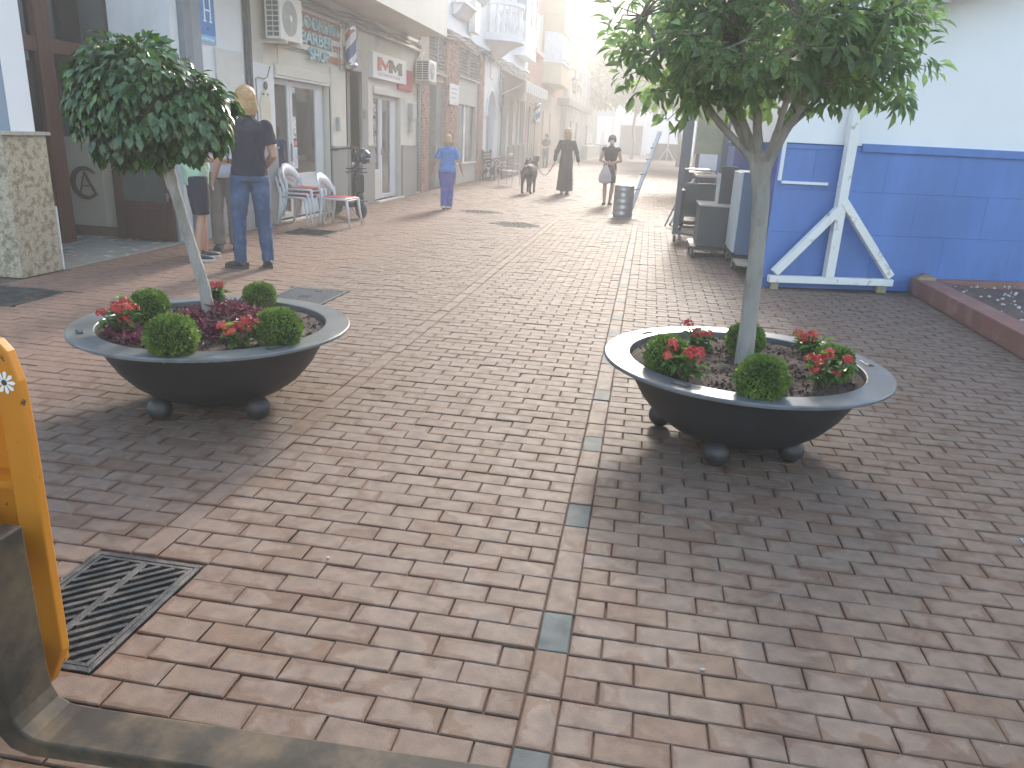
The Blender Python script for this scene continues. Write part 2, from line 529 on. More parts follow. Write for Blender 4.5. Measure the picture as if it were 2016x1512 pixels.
    rest_v = []; rest_f = []; rr = []; gg = []; o = 0
    far_v = []; far_f = []; fr_ = []; fg = []; fo = 0
    for i, (x0, x1, y0, y1, gr) in enumerate(rects):
        w, h = x1 - x0, y1 - y0
        c = Vector(((x0 + x1) / 2 + random.uniform(-.0015, .0015), (y0 + y1) / 2 + random.uniform(-.0015, .0015), random.uniform(-.0022, .0022) - (.0035 if random.random() < .04 else 0)))
        tx, ty, tz = random.gauss(0, .008), random.gauss(0, .006), random.gauss(0, .008)
        if i in near:
            key = (round(w, 3), round(h, 3), int(gr))
            if key not in cache:
                me = np_mesh('brick', brick_verts(w, h, BV), QF); me.materials.append(PM)
                attrs(me, [0.0] * len(QF), [gr] * len(QF), EDGE); cache[key] = me
            b = bpy.data.objects.new('brick', cache[key]); col.objects.link(b); b.parent = pav
            b.location = c; b.rotation_euler = (tx, ty, tz)
        else:
            V = brick_verts(w, h, BV)
            V = V + np.stack([-tz * V[:, 1], tz * V[:, 0], tx * V[:, 1] - ty * V[:, 0]], 1) + np.array(c)
            if cy[i] < 14:
                rest_v.append(V); rest_f.append(QF + o); o += 16
                q = random.random(); rr += [q] * len(QF); gg += [gr] * len(QF)
            else:
                far_v.append(V[[4, 5, 6, 7, 8, 9, 10, 11]] + np.array((0, 0, BV * .8)))
                far_f.append(np.array([(0, 1, 2, 3), (0, 4, 5, 1), (1, 5, 6, 2), (2, 6, 7, 3), (3, 7, 4, 0)]) + fo); fo += 8
                q = random.random(); fr_ += [q] * 5; fg += [gr] * 5
    nv = len(rest_v) * 16
    V = np.concatenate(rest_v + far_v); F = np.concatenate(rest_f + [x + nv for x in far_f])
    me = np_mesh('brick_field', V, F); attrs(me, rr + fr_, gg + fg, EDGE * len(rest_v) + [.4] * (8 * len(far_v)))
    bf = link('brick_field', me, PM, pav); bf['kind'] = 'stuff'
    # far end of the street: pieces too small to tell apart, joints in the material
    m = bpy.data.materials.new('far_paving'); m.use_nodes = True
    N, L = m.node_tree.nodes, m.node_tree.links
    tc = N.new('ShaderNodeNewGeometry'); bt = N.new('ShaderNodeTexBrick')
    bt.inputs['Scale'].default_value = 1; bt.inputs['Brick Width'].default_value = .2; bt.inputs['Row Height'].default_value = .1
    bt.inputs['Mortar Size'].default_value = .006
    for k_, c_ in (('Color1', (.19, .14, .115, 1)), ('Color2', (.225, .165, .14, 1)), ('Mortar', (.08, .055, .04, 1))): bt.inputs[k_].default_value = c_
    L.new(tc.outputs['Position'], bt.inputs['Vector']); L.new(bt.outputs[0], N['Principled BSDF'].inputs['Base Color'])
    N['Principled BSDF'].inputs['Roughness'].default_value = .8; N['Principled BSDF'].inputs['Specular IOR Level'].default_value = .2
    fp = MB().add([(-5.68, YEND, 0), (6, YEND, 0), (6, 100, 0), (-5.68, 100, 0)], [(0, 1, 2, 3)])
    fo_ = fp.build('far_paving', m, pav); fo_['kind'] = 'stuff'
    return pav
pavement()
def litter():
    b = MB()
    for i in range(150):
        x, y = random.uniform(-3.5, 3.0), random.uniform(1.2, 9.0)
        s = random.uniform(.002, .006) * (1 if random.random() < .9 else 2.2); a = random.uniform(0, 6.28)
        c, d = math.cos(a) * s, math.sin(a) * s * .6; z = .0035
        b.add([(x - c, y - d, z), (x + d, y - c * .6, z), (x + c, y + d, z + s * .4), (x - d, y + c * .6, z), (x, y, z + s * .5)], [(0, 1, 4), (1, 2, 4), (2, 3, 4), (3, 0, 4), (3, 2, 1, 0)])
    o = b.build('litter_specks', mat('speck', (.45, .42, .36), .8, var=.5, scale=8)); o['kind'] = 'stuff'
    o['label'] = 'tiny pale petals and grit scattered over the paving'; o['category'] = 'litter'
litter()

iron = mat('cast_iron', (0.040, 0.044, 0.045), 0.5, metal=0.5, var=0.35, scale=14, bump=0.3, bscale=160, c2=(0.11, 0.10, 0.09))
dark_void = mat('void', (0.012, 0.012, 0.012), 0.9)
def drain_grate():
    x0, x1, y0, y1 = -1.81, -1.41, 1.58, 2.16
    t = thing('drain_grate', 'black cast iron drain grate with slanted slots beside the yellow forklift plate', 'drain grate', (x0, y0, 0))
    pit = MB().box(x0, x1, y0, y1, -0.0105, -0.0095); pit.build('pit', dark_void, t)
    f = MB(); w = .018; z0, z1 = -.009, .002
    for a in ((x0, x1, y0, y0 + w), (x0, x1, y1 - w, y1), (x0, x0 + w, y0 + w, y1 - w), (x1 - w, x1, y0 + w, y1 - w)):
        f.box(a[0], a[1], a[2], a[3], z0, z1)
    f.build('frame', iron, t, bevel=.002)
    i0, i1, j0, j1 = x0 + w + .004, x1 - w - .004, y0 + w + .004, y1 - w - .004
    xm = (i0 + i1) / 2
    c = MB()
    for a in ((i0, i1, j0, j0 + .014), (i0, i1, j1 - .014, j1), (i0, i0 + .014, j0 + .014, j1 - .014), (i1 - .014, i1, j0 + .014, j1 - .014), (xm - .013, xm + .013, j0 + .014, j1 - .014)):
        c.box(a[0], a[1], a[2], a[3], z0, 0.001)
    c.build('grid_frame', iron, t, bevel=.0015)
    # slanted bars: up to the right on both halves
    for xa, xb in ((i0 + .014, xm - .013), (xm + .013, i1 - .014)):
        y = j0 - .2
        while y < j1:
            sl = .95
            pts = []
            a, b = Vector((xa, y)), Vector((xb, y + (xb - xa) * sl))
            lo, hi = j0 + .014, j1 - .014
            if b.y > lo and a.y < hi:
                if a.y < lo: a = a + (b - a) * ((lo - a.y) / (b.y - a.y))
                if b.y > hi: b = a + (b - a) * ((hi - a.y) / (b.y - a.y))
                if (b - a).length > .02:
                    MB().bar((a.x, a.y, -.0042), (b.x, b.y, -.0042), .016, .0092).build('slat', iron, t)
            y += .052
drain_grate()

def square_cover():
    x0, x1, y0, y1 = -3.265, -2.72, 6.135, 6.895
    t = thing('manhole_cover', 'square grey manhole cover with rows of raised studs behind the left planter', 'manhole cover', (x0, y0, 0))
    steel = mat('cover_steel', (0.10, 0.105, 0.105), 0.7, metal=.2, spec=.25, var=.3, scale=20, bump=.2)
    f = MB()
    for a in ((x0, x1, y0, y0 + .03), (x0, x1, y1 - .03, y1), (x0, x0 + .03, y0 + .03, y1 - .03), (x1 - .03, x1, y0 + .03, y1 - .03)): f.box(*a, -.0105, .0015)
    f.build('frame', steel, t)
    MB().box(x0 + .034, x1 - .034, y0 + .034, y1 - .034, -.0105, -.003).build('plate', mat('cover_plate', (.035, .037, .037), .85, spec=.15), t)
    s = MB()
    for i in range(13):
        for j in range(17):
            cx, cy = x0 + .06 + i * (.545 - .12) / 12, y0 + .06 + j * (.76 - .12) / 16
            if abs(i - 6) < 2 and abs(j - 8) < 2: continue
            s.lathe([(.0125, -.0035), (.011, .001), (0.001, .0012)], 6, (cx, cy, 0))
    so = s.build('stud', mat('stud_steel', (.17, .175, .17), .6, metal=.2, spec=.3), t); so['kind'] = 'stuff'
    MB().box(x0 + .25, x0 + .33, y1 - .11, y1 - .085, -.004, .0015).build('lift_slot', dark_void, t)
square_cover()

def floor_plate(name, label, x0, x1, y0, y1, bars):
    t = thing(name, label, 'drain grate', (x0, y0, 0))
    MB().box(x0, x1, y0, y1, -.0105, -.007).build('pit', dark_void, t)
    f = MB()
    for a in ((x0, x1, y0, y0 + .03), (x0, x1, y1 - .03, y1), (x0, x0 + .03, y0 + .03, y1 - .03), (x1 - .03, x1, y0 + .03, y1 - .03)): f.box(*a, -.007, .002)
    f.build('frame', iron, t)
    b = MB(); n = bars
    for i in range(n):
        y = y0 + .04 + (y1 - y0 - .08) * i / (n - 1)
        b.box(x0 + .03, x1 - .03, y - .008, y + .008, -.007, .0012)
    b.build('bars', iron, t)
floor_plate('drain_grate', 'black floor plate in front of the granite hotel pillar at the left edge', -5.615, -4.935, 5.275, 5.945, 24)
floor_plate('drain_grate', 'narrow barred grate in the paving just in front of the stacked white chairs', -5.155, -4.475, 10.425, 11.115, 12)

for cx, cy, lab in ((-3.28, 15.45, 'round iron manhole cover nearest the woman in the blue shirt'), (-2.22, 13.6, 'round iron manhole cover closer to the middle of the street')):
    t = thing('manhole_cover', lab, 'manhole cover', (cx, cy, 0), group='round manhole covers')
    MB().lathe([(.30, .0), (.345, .001), (.36, -.003), (.36, -.0105), (.30, -.0105)], 36, (cx, cy, 0)).build('ring', mat('ring_iron', (.07, .065, .06), .85, spec=.2), t, smooth=False)
    MB().lathe([(.001, -.002), (.292, -.002), (.296, -.008)], 36, (cx, cy, 0)).build('lid', mat('lid_iron', (.085, .078, .07), .85, metal=.1, var=.4, scale=30, spec=.2), t)
    k = MB()
    for a in range(5):
        for q in range(4 + a * 4):
            th = 2 * math.pi * q / (4 + a * 4); rr_ = .04 + a * .055
            k.box(cx + rr_ * math.cos(th) - .015, cx + rr_ * math.cos(th) + .015, cy + rr_ * math.sin(th) - .008, cy + rr_ * math.sin(th) + .008, -.002, .0015)
    k.build('raised_pattern', mat('ring_iron', (.07, .065, .06), .85, spec=.2), t)

bt = thing('floor_tile', 'small blue and white floor tile at the right edge of the paving', 'tile', (1.66, 3.08, 0))
MB().box(1.655, 1.80, 3.04, 3.15, 0.0024, .006).build('border', mat('tile_grey', (.35, .36, .36), .4), bt)
MB().box(1.662, 1.793, 3.047, 3.143, .006, .0075).build('blue_panel', mat('tile_blue', (.03, .07, .28), .3), bt)
MB().box(1.68, 1.77, 3.065, 3.125, .0075, .009).build('white_mark', mat('tile_white', (.6, .64, .7), .3), bt)

# ------------------------------------------------------------------ left side of the street (facade plane X = -5.7)
FX = -5.7
cream = mat('cream_render', (0.66, 0.63, 0.55), 0.85, var=0.06, scale=2.5, bump=0.08, bscale=120, c2=(0.50, 0.47, 0.40), mask=(0.56, 0.75), mscale=1.3)
white = mat('white_render', (0.74, 0.75, 0.76), 0.85, var=0.05, scale=2, bump=0.06, bscale=120, c2=(0.60, 0.61, 0.61), mask=(0.58, 0.75), mscale=1.1)
alu = mat('white_aluminium', (0.70, 0.72, 0.73), 0.4, var=0.05)
greygran = mat('grey_granite', (0.27, 0.275, 0.27), 0.45, var=0.3, scale=70, bump=.05)
glass = glass_mat('shop_glass')
frost = mat('frosted_glass', (0.42, 0.55, 0.54), 0.35, var=0.05, scale=2)
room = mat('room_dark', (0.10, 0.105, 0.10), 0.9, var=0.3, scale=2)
blackm = mat('black_metal', (0.025, 0.026, 0.028), 0.45, var=0.2)
darkgrey = mat('dark_grey_paint', (0.06, 0.063, 0.066), 0.5, var=0.15)
steel = mat('galvanised', (0.42, 0.44, 0.45), 0.38, metal=0.85, var=0.15, scale=12)

def fb(b, y0, y1, z0, z1, x0=-6.0, x1=FX):
    return b.box(x0, x1, y0, y1, z0, z1)

# --- hotel with the recessed wooden entrance
def hotel():
    t = thing('hotel', 'hotel entrance with granite pillar, brown wooden doors and grey columns at the left', 'building', (FX, 6.3, 0))
    gran = mat('beige_granite', (0.40, 0.345, 0.25), 0.4, var=0.5, scale=55, c2=(0.22, 0.17, 0.115), mask=(0.48, 0.62), mscale=16, bump=.03)
    MB().box(-6.45, -5.68, 6.27, 6.80, 0, 1.285).build('pillar_base', gran, t, bevel=.006)
    MB().box(-6.47, -5.655, 6.24, 6.835, 1.285, 1.315).build('pillar_cap', mat('cap_stone', (.38, .34, .28), .4, var=.3, scale=50), t)
    blueg = mat('blue_grey', (0.23, 0.27, 0.325), 0.8, var=.06, scale=2)  # blue-grey tone of the column's near side and the reveal wall
    MB().box(-6.42, -5.756, 6.462, 6.72, 1.315, 6).build('column', blueg, t)
    MB().box(-6.40, -5.750, 6.47, 6.755, 1.3152, 6.0).box(-5.755, -5.748, 6.468, 6.755, 1.3152, 6).build('column_face', white, t)
    MB().tube([(-5.70, 6.83, 0.0), (-5.70, 6.83, .62)], .012, 8).build('corner_guard', alu, t)
    # recess: floor, side, back wall, ceiling
    MB().box(-10.5, -5.72, 6.81, 9.02, -.01, .012).build('lobby_floor', mat('lobby_stone', (.34, .33, .29), .25, var=.12, scale=5), t)
    MB().box(-10.5, -6.5, 6.3, 6.80, 0, 6).build('side_wall', white, t)
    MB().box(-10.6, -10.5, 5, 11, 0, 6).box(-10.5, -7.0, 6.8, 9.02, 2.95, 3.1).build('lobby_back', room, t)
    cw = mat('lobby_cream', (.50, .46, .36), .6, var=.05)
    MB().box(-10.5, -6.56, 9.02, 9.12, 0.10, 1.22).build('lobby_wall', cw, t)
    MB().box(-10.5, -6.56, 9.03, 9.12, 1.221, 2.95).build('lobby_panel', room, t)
    MB().box(-10.5, -6.555, 9.005, 9.02, 0.012, .13).build('skirting', mat('skirting', (.16, .10, .06), .5), t)
    MB().box(-6.80, -6.793, 9.005, 9.02, .14, 1.2).build('wall_strip', cw, t)
    # CA monogram in bronze
    gold = mat('bronze', (.20, .13, .055), .45, metal=.4)
    mg = subthing('monogram', t)
    k = MB(); c = (-7.05, .665); n = 26
    out = []; inn = []
    for i in range(n + 1):
        a = R(38) + R(284) * i / n
        wv = .012 + .022 * math.sin(math.pi * i / n)
        out.append((c[0] + .205 * math.cos(a), c[1] + .205 * math.sin(a)))
        inn.append((c[0] + (.205 - 2 * wv) * math.cos(a), c[1] + (.205 - 2 * wv) * math.sin(a)))
    k.prism(out + inn[::-1], 'y', 9.0, 9.019)
    k.build('letter_c', gold, mg)
    k = MB()
    k.bar((-7.13, 9.01, .545), (-7.045, 9.01, .80), .012, .018, up=(0, 1, 0))
    k.bar((-7.05, 9.01, .80), (-6.90, 9.01, .515), .03, .018, up=(0, 1, 0))
    k.bar((-7.10, 9.008, .63), (-6.99, 9.008, .63), .012, .016, up=(0, 1, 0))
    k.build('letter_a', gold, mg)
    # timber screen, X about -6.85
    wood = mat('brown_wood', (.115, .050, .030), .45, var=.35, scale=3, stretch=(8, 8, .6), bump=.05)
    fr = subthing('door_screen', t); X0, X1 = -6.92, -6.80
    for y0, y1 in ((7.0, 7.1), (8.20, 8.43)):
        MB().box(X0, X1, y0, y1, .012, 2.95).build('post', wood, fr)
    MB().box(X0 + .01, X1 - .01, 7.1, 8.2, 2.14, 2.29).build('transom', wood, fr); MB().box(X0 + .01, X1 - .01, 8.43, 9.0, 2.14, 2.29).build('transom', wood, fr)
    MB().box(X0 + .02, X1 - .02, 7.1, 7.5, .012, 2.139).box(X0 + .02, X1 - .02, 7.5, 8.2, .012, .62).build('door_leaf', wood, fr)
    MB().box(-6.868, -6.862, 7.5, 8.2, .62, 2.14).build('pane', glass, fr)
    MB().box(-6.868, -6.862, 7.1, 8.2, 2.29, 2.95).build('pane', glass, fr)
    MB().box(-6.868, -6.862, 8.43, 9.0, 2.29, 2.95).build('pane', glass, fr)
    bl = MB()
    for i in range(26):
        bl.box(-6.98, -6.94, 7.52, 8.19, .7 + i * .05, .71 + i * .05)
    bl.build('blind', mat('blind', (.35, .37, .36), .6), fr)
    # open right-hand leaf standing at right angles, in front of the reveal
    lf = subthing('open_door_leaf', t)
    dk = mat('dark_wood', (.075, .040, .028), .4, var=.3, scale=3, stretch=(8, 8, .6))
    ya, yb = 8.86, 8.91
    MB().box(-6.55, -6.43, ya, yb, .03, 2.08).box(-5.86, -5.76, ya, yb, .03, 2.08).box(-6.43, -5.86, ya, yb, .03, .50).box(-6.43, -5.86, ya, yb, 1.96, 2.08).build('stile', dk, lf, bevel=.004)
    MB().box(-6.40, -5.89, ya - .012, ya, .10, .42).build('raised_panel', dk, lf, bevel=.006)
    MB().box(-6.43, -5.86, ya + .02, ya + .03, .50, 1.96).build('pane', mat('smoky_pane', (.10, .11, .10), .15, spec=.6), lf)
    MB().bar((-5.80, ya - .03, .52), (-5.80, ya - .03, .62), .025).box(-5.81, -5.79, ya - .03, ya, .555, .585).build('handle', steel, lf)
    # right reveal and columns
    MB().box(-6.55, FX, 9.12, 9.9, 0, 2.2).box(-10.5, FX, 9.13, 9.89, 2.2, 6).build('reveal_wall', blueg, t)
    MB().box(-6.5, -5.692, 9.02, 9.17, 0, 6).build('column_face', white, t)
    MB().box(-6.0, -5.62, 9.185, 9.36, 0, 6).build('column', mat('column_grey_dark', (.19, .22, .25), .8), t)
    MB().box(-6.0, -5.66, 9.362, 9.62, 0, 6).build('column', mat('column_grey', (.26, .295, .33), .8), t)
hotel()

# --- hotel plate
def h_sign():
    t = thing('hotel_sign', 'blue hotel plate with a white letter H high on the white wall', 'sign', (-5.66, 9.64, 2.42))
    blue = mat('sign_blue', (.02, .19, .50), .35, var=.03)
    wl = mat('sign_white', (.72, .82, .88), .4)
    MB().box(-5.7, -5.675, 9.62, 10.0, 2.42, 3.0).build('frame', mat('sign_edge', (.45, .65, .80), .4), t)
    MB().box(-5.675, -5.67, 9.635, 9.985, 2.52, 2.985).build('blue_panel', blue, t)
    h = MB(); x0, x1 = -5.67, -5.666
    for y in (9.73, 9.865):
        h.box(x0, x1, y, y + .028, 2.69, 2.95); h.box(x0, x1, y - .02, y + .048, 2.672, 2.69); h.box(x0, x1, y - .02, y + .048, 2.95, 2.967)
    h.box(x0, x1, 9.758, 9.865, 2.80, 2.82)
    h.build('letter_h', wl, t)
    MB().lathe([(.018, 0), (.018, .004), (.001, .004)], 10, (-5.67, 9.81, 2.60), axis='x').build('star', mat('star', (.03, .07, .16), .5), t)
    MB().box(-5.675, -5.671, 9.635, 9.985, 2.432, 2.512).build('name_band', mat('band_blue', (.10, .36, .66), .4), t)
    k = MB(); y = 9.655
    for w in (.03, .02, .028, .014, .03, .024, .02, .03, .022, .03):
        k.box(-5.671, -5.6695, y, y + w * .35, 2.447, 2.497); k.box(-5.671, -5.6695, y + w * .35, y + w, 2.447 + (.02 if w > .02 else .035), 2.457 + (.02 if w > .02 else .035)); y += w + .006
    k.build('small_letters', wl, t)
h_sign()

def ac_unit(name, label, y0, y1, z0, z1, x0=-5.62, x1=-5.30):
    """outdoor unit; grille end faces the near side (-Y), fan front faces the street"""
    t = thing(name, label, 'air conditioner', (x0, y0, z0 - .1), group='air conditioner units on the shop wall')
    wm = mat('ac_white', (.66, .66, .62), .5, var=.08, scale=3, c2=(.5, .49, .44), mask=(.6, .8))
    MB().box(x0, x1, y0, y1, z0, z1).build('case', wm, t, bevel=.012)
    g = MB(); nx, nz = 2, 8
    dx = (x1 - x0 - .05) / nx; dz = (z1 - z0 - .06) / nz
    for i in range(nx):
        for j in range(nz):
            g.box(x0 + .025 + i * dx + .008, x0 + .025 + (i + 1) * dx - .008, y0 - .004, y0 + .001, z0 + .03 + j * dz + .007, z0 + .03 + (j + 1) * dz - .007)
    g.build('side_grille', mat('ac_dark', (.10, .105, .10), .7), t)
    cy, cz, rr = y0 + (y1 - y0) * .42, (z0 + z1) / 2, min(z1 - z0, y1 - y0) * .40
    MB().lathe([(rr, 0), (rr, .004), (.001, .004)], 28, (x1, cy, cz), axis='x').build('fan_opening', mat('ac_fan', (.32, .32, .30), .7, var=.3, scale=5), t)
    k = MB()
    for q in range(7):
        k.lathe([(rr * (q + 1) / 7.2, .006), (rr * (q + 1) / 7.2, .012), (rr * (q + 1) / 7.2 - .006, .012), (rr * (q + 1) / 7.2 - .006, .006)], 28, (x1, cy, cz), axis='x')
    k.build('fan_guard', wm, t)
    MB().lathe([(.045, .004), (.045, .02), (.001, .02)], 12, (x1, cy, cz), axis='x').build('hub', wm, t)
    for y in (y0 + .12, y1 - .12):
        MB().box(-5.7, x1 + .03, y - .02, y + .02, z0 - .05, z0 - .002).box(-5.7, -5.685, y - .02, y + .02, z0 - .35, z0 - .0501).build('bracket', mat('bracket_cream', (.6, .57, .48), .5), t)
    return t

# --- cream building: barber shop, doorway, office
def shop_building():
    t = thing('shop_building', 'cream building with barber shop, narrow doorway and office under an overhanging floor', 'building', (FX, 9.9, 0))
    w = MB(); Z = 3.55
    X0 = -5.95
    def seg(y0, y1, z0, z1, x1=FX): w.box(X0, x1, y0, y1, z0, z1)
    seg(9.63, 11.62, 0, Z); seg(11.62, 13.72, 2.36, Z); seg(13.72, 14.52, 0, Z); seg(14.52, 15.22, 2.52, Z)
    seg(15.22, 16.0, 0, Z); seg(16.0, 17.85, 2.32, Z); seg(17.85, 19.48, 0, Z)
    w.build('wall', cream, t)
    wp = MB().box(FX, FX + .006, 9.64, 10.72, 0, 3.54).box(FX, FX + .008, 10.9, 11.6, .0, 2.32)
    wp.build('white_panel', white, t)
    # upper storey
    MB().box(-12, -4.8, 8.9, 18.45, 3.55, 9.5).build('overhang', mat('overhang_cream', (.70, .68, .60), .8, var=.05, scale=1.5, c2=(.6, .58, .5), mask=(.55, .8), mscale=.5), t)
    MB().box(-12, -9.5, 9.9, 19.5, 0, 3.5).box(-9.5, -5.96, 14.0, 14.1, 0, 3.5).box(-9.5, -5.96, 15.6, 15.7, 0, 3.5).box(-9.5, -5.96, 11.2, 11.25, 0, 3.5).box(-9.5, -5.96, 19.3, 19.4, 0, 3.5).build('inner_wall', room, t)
    MB().box(-9.5, -5.96, 9.9, 19.48, 0, .01).box(-9.5, -5.96, 9.9, 19.48, 3.3, 3.4).build('inner_floor', mat('shop_floor', (.16, .15, .14), .4), t)
    # pilaster trims
    MB().box(FX, FX + .03, 13.76, 14.20, 0, 2.50).build('pilaster', cream, t, bevel=.01)
    # grey granite portal
    MB().box(-5.9, FX + .06, 15.22, 15.56, 0, 2.9).box(-5.9, FX + .058, 14.44, 15.218, 2.52, 2.9).build('granite_portal', greygran, t, bevel=.008)
    # granite dado
    for y0, y1 in ((9.66, 11.58), (13.74, 14.46), (15.58, 15.98), (17.88, 19.05)):
        MB().box(FX + .009, FX + .04, y0, y1, 0, 1.13).build('granite_dado', greygran, t, bevel=.004)
        MB().box(FX + .009, FX + .06, y0, y1 + .01, 1.131, 1.16).build('dado_cap', greygran, t)
    for y0, y1 in ((11.64, 13.7), (16.02, 17.83)): MB().box(FX + .002, FX + .12, y0, y1, 0, .025).build('doorstep', mat('step_marble', (.6, .57, .5), .4, var=.1), t)
    # --- barber opening
    o = subthing('barber_front', t)
    sb = mat('shutter_cream', (.60, .58, .51), .5, var=.06)
    MB().box(-5.9, FX + .035, 11.63, 13.71, 2.20, 2.355).build('shutter_box', sb, o, bevel=.008)
    MB().box(-5.88, FX + .02, 11.63, 13.71, 2.165, 2.199).build('shutter_bar', alu, o)
    f = MB(); xa, xb = -5.86, -5.80
    for y0, y1, z0, z1 in ((11.64, 11.70, .03, 2.16), (12.26, 12.33, .03, 2.16), (12.36, 12.44, .03, 2.16), (13.33, 13.41, .03, 2.16), (13.41, 13.66, .03, 2.16)):
        f.box(xa, xb, y0, y1, z0, z1)
    f.box(xa, xb, 11.7, 12.26, .03, .12).box(xa, xb, 11.7, 12.26, 2.08, 2.16).box(xa, xb, 12.44, 13.33, .62, .72).box(xa, xb, 12.44, 13.33, 2.08, 2.16)
    f.build('frame', alu, o, bevel=.004)
    MB().box(-5.87, -5.79, 12.44, 13.33, .03, .619).build('stall_riser', white, o)
    MB().box(-5.832, -5.826, 11.7, 12.26, .12, 2.08).build('pane', glass, o)
    MB().box(-5.832, -5.826, 12.44, 13.33, .72, 2.08).build('pane', glass, o)
    MB().bar((-5.77, 12.29, .92), (-5.77, 12.29, 1.2), .025).build('handle', steel, o)
    for y0, y1, z0, z1, c in ((12.47, 12.60, 1.28, 1.62, (.75, .72, .74)), (12.48, 12.62, .80, 1.14, (.62, .72, .80)), (12.47, 12.6, 1.98, 2.07, (.6, .7, .68)), (12.48, 12.61, 1.16, 1.24, (.72, .25, .25))):
        MB().box(-5.8255, -5.823, y0, y1, z0, z1).build('poster', mat('poster_%d' % int(z0 * 100), c, .6, var=.4, scale=22, c2=(.25, .22, .3), mask=(.52, .6)), o)
    MB().box(-6.6, -6.1, 12.7, 12.76, .8, 1.9).lathe([(.27, -.01), (.27, .01), (.001, .012)], 24, (-6.3, 13.0, 1.5), axis='y').build('mirror', mat('mirror_grey', (.3, .31, .3), .2, metal=.4), o)
    MB().box(FX + .001, FX + .008, 13.72, 13.745, 0, 2.2).build('shutter_rail', blackm, o)
    MB().box(FX + .03, FX + .10, 13.92, 13.98, 1.42, 1.66).build('letterbox', mat('grey_box', (.4, .41, .4), .5), t)
    # --- narrow dark doorway
    MB().box(-6.25, -6.2, 14.52, 15.22, 0, 2.52).build('street_door', mat('door_grey', (.10, .10, .10), .4, var=.2), t)
    MB().box(FX + .06, FX + .075, 15.30, 15.46, 1.68, 1.84).build('intercom', mat('intercom', (.2, .2, .2), .4), t)
    # --- office opening
    o = subthing('office_front', t)
    MB().box(-5.9, FX + .03, 16.01, 17.84, 2.18, 2.315).build('shutter_box', sb, o, bevel=.008)
    f = MB()
    for y0, y1, z0, z1 in ((16.03, 16.09, .6, 2.17), (16.62, 16.72, .03, 2.17), (16.74, 16.84, .03, 2.17), (17.40, 17.50, .03, 2.17), (17.5, 17.8, .03, 2.17)): f.box(xa, xb, y0, y1, z0, z1)
    f.box(xa, xb, 16.84, 17.4, .03, .12).box(xa, xb, 16.84, 17.4, 2.09, 2.17).box(xa, xb, 16.09, 16.62, 2.1, 2.17).box(xa, xb, 16.09, 16.62, .6, .66)
    f.build('frame', alu, o, bevel=.004)
    MB().box(-5.87, -5.79, 16.03, 16.62, .03, .599).build('stall_riser', cream, o)
    MB().box(-5.832, -5.826, 16.84, 17.4, .12, 2.09).build('pane', glass, o)
    MB().box(-5.832, -5.826, 16.09, 16.62, .66, 2.1).build('pane', glass, o)
    for i in range(4):
        MB().box(-5.825, -5.823, 16.14, 16.52, .8 + i * .32, 1.04 + i * .32).build('poster', mat('listing_%d' % (i % 2), ((.35, .38, .40), (.5, .5, .48))[i % 2], .5, var=.5, scale=14, c2=(.12, .13, .14)), o)
    MB().bar((-5.78, 16.79, .95), (-5.78, 16.79, 1.1), .025).bar((-5.78, 16.79, 1.02), (-5.78, 16.92, 1.02), .02).build('handle', steel, o)
    # sensor and meter boxes
    MB().box(FX, FX + .12, 18.40, 18.72, 1.75, 2.10).box(FX, FX + .08, 18.46, 18.6, 1.45, 1.74).build('meter_box', mat('grey_box', (.4, .41, .4), .5), t)
    MB().tube([(FX + .05, 19.15, .05), (FX + .05, 19.15, 3.5)], .05, 10).build('drain_pipe', mat('pipe_grey', (.33, .34, .33), .5), t, smooth=True)
    MB().box(-5.69, -5.66, 9.95, 10.63, 1.30, 2.40).build('service_door', mat('service_grey', (.58, .58, .55), .6, var=.05), t, bevel=.004)
    MB().box(-5.659, -5.645, 10.0, 10.03, 1.9, 1.99).build('hinge', steel, t)
    k = MB()
    for i, (dy, r_) in enumerate(((0, .026), (.05, .030), (.10, .022), (-.03, .018), (.075, .026))):
        k.tube([(FX + .03 + .01 * (i % 2), 10.78 + dy + .012 * math.sin(z * 2 + i), z) for z in np.linspace(0.02, 3.54, 12)], r_, 8)
    k.build('cable_bundle', mat('cable_dark', (.075, .08, .085), .6, var=.2), t, smooth=True)
    k = MB()
    for i in range(7):
        ys = np.linspace(12.4, 19.4, 22)
        k.tube([(FX + .04 + .02 * (i % 3), y, 3.32 + .02 * i + .035 * math.sin(y * 2.1 + i * 1.3)) for y in ys], .016, 6)
    k.tube([(FX + .1, y, 3.30) for y in (12.2, 19.4)], .035, 8)
    k.build('wall_cables', mat('cable_grey', (.28, .27, .24), .7), t, smooth=True)
    k = MB()
    for i in range(9):
        a = rng.normal(size=6) * .07
        k.tube([(FX + .08 + a[0], 18.9 + a[1], 3.5), (FX + .16 + a[2] * .5, 19.1 + a[3], 3.3), (FX + .1, 19.0 + a[4], 3.12 + a[5]), (FX + .05, 18.95, 3.0)], .012, 5)
    k.build('loose_cables', mat('cable_white', (.6, .59, .55), .6), t, smooth=True)
    k = MB().tube([(FX + .03, 11.0, 0), (FX + .03, 11.0, 2.1), (FX + .03, 11.06, 2.12), (FX + .03, 11.25, 2.11), (FX + .03, 11.35, 2.14), (FX + .05, 11.42, 2.3)], .008, 6)
    k.build('thin_cable', mat('cable_dark', (.075, .08, .085), .6), t)
    # lintel bands above the shop
    MB().prism([(14.95, 2.95), (15.18, 3.3), (14.72, 3.3)], 'x', FX + .001, FX + .05).build('cable_clamp', mat('pipe_grey', (.33, .34, .33), .5), t)
shop_building()
ac_unit('air_conditioner', 'larger white air conditioner unit covering the start of the barber sign', 11.18, 11.90, 2.65, 3.25, -5.58, -5.34)
ac_unit('air_conditioner', 'small white air conditioner unit beside the red plate above the office', 18.72, 19.35, 2.62, 3.08, -5.62, -5.28)

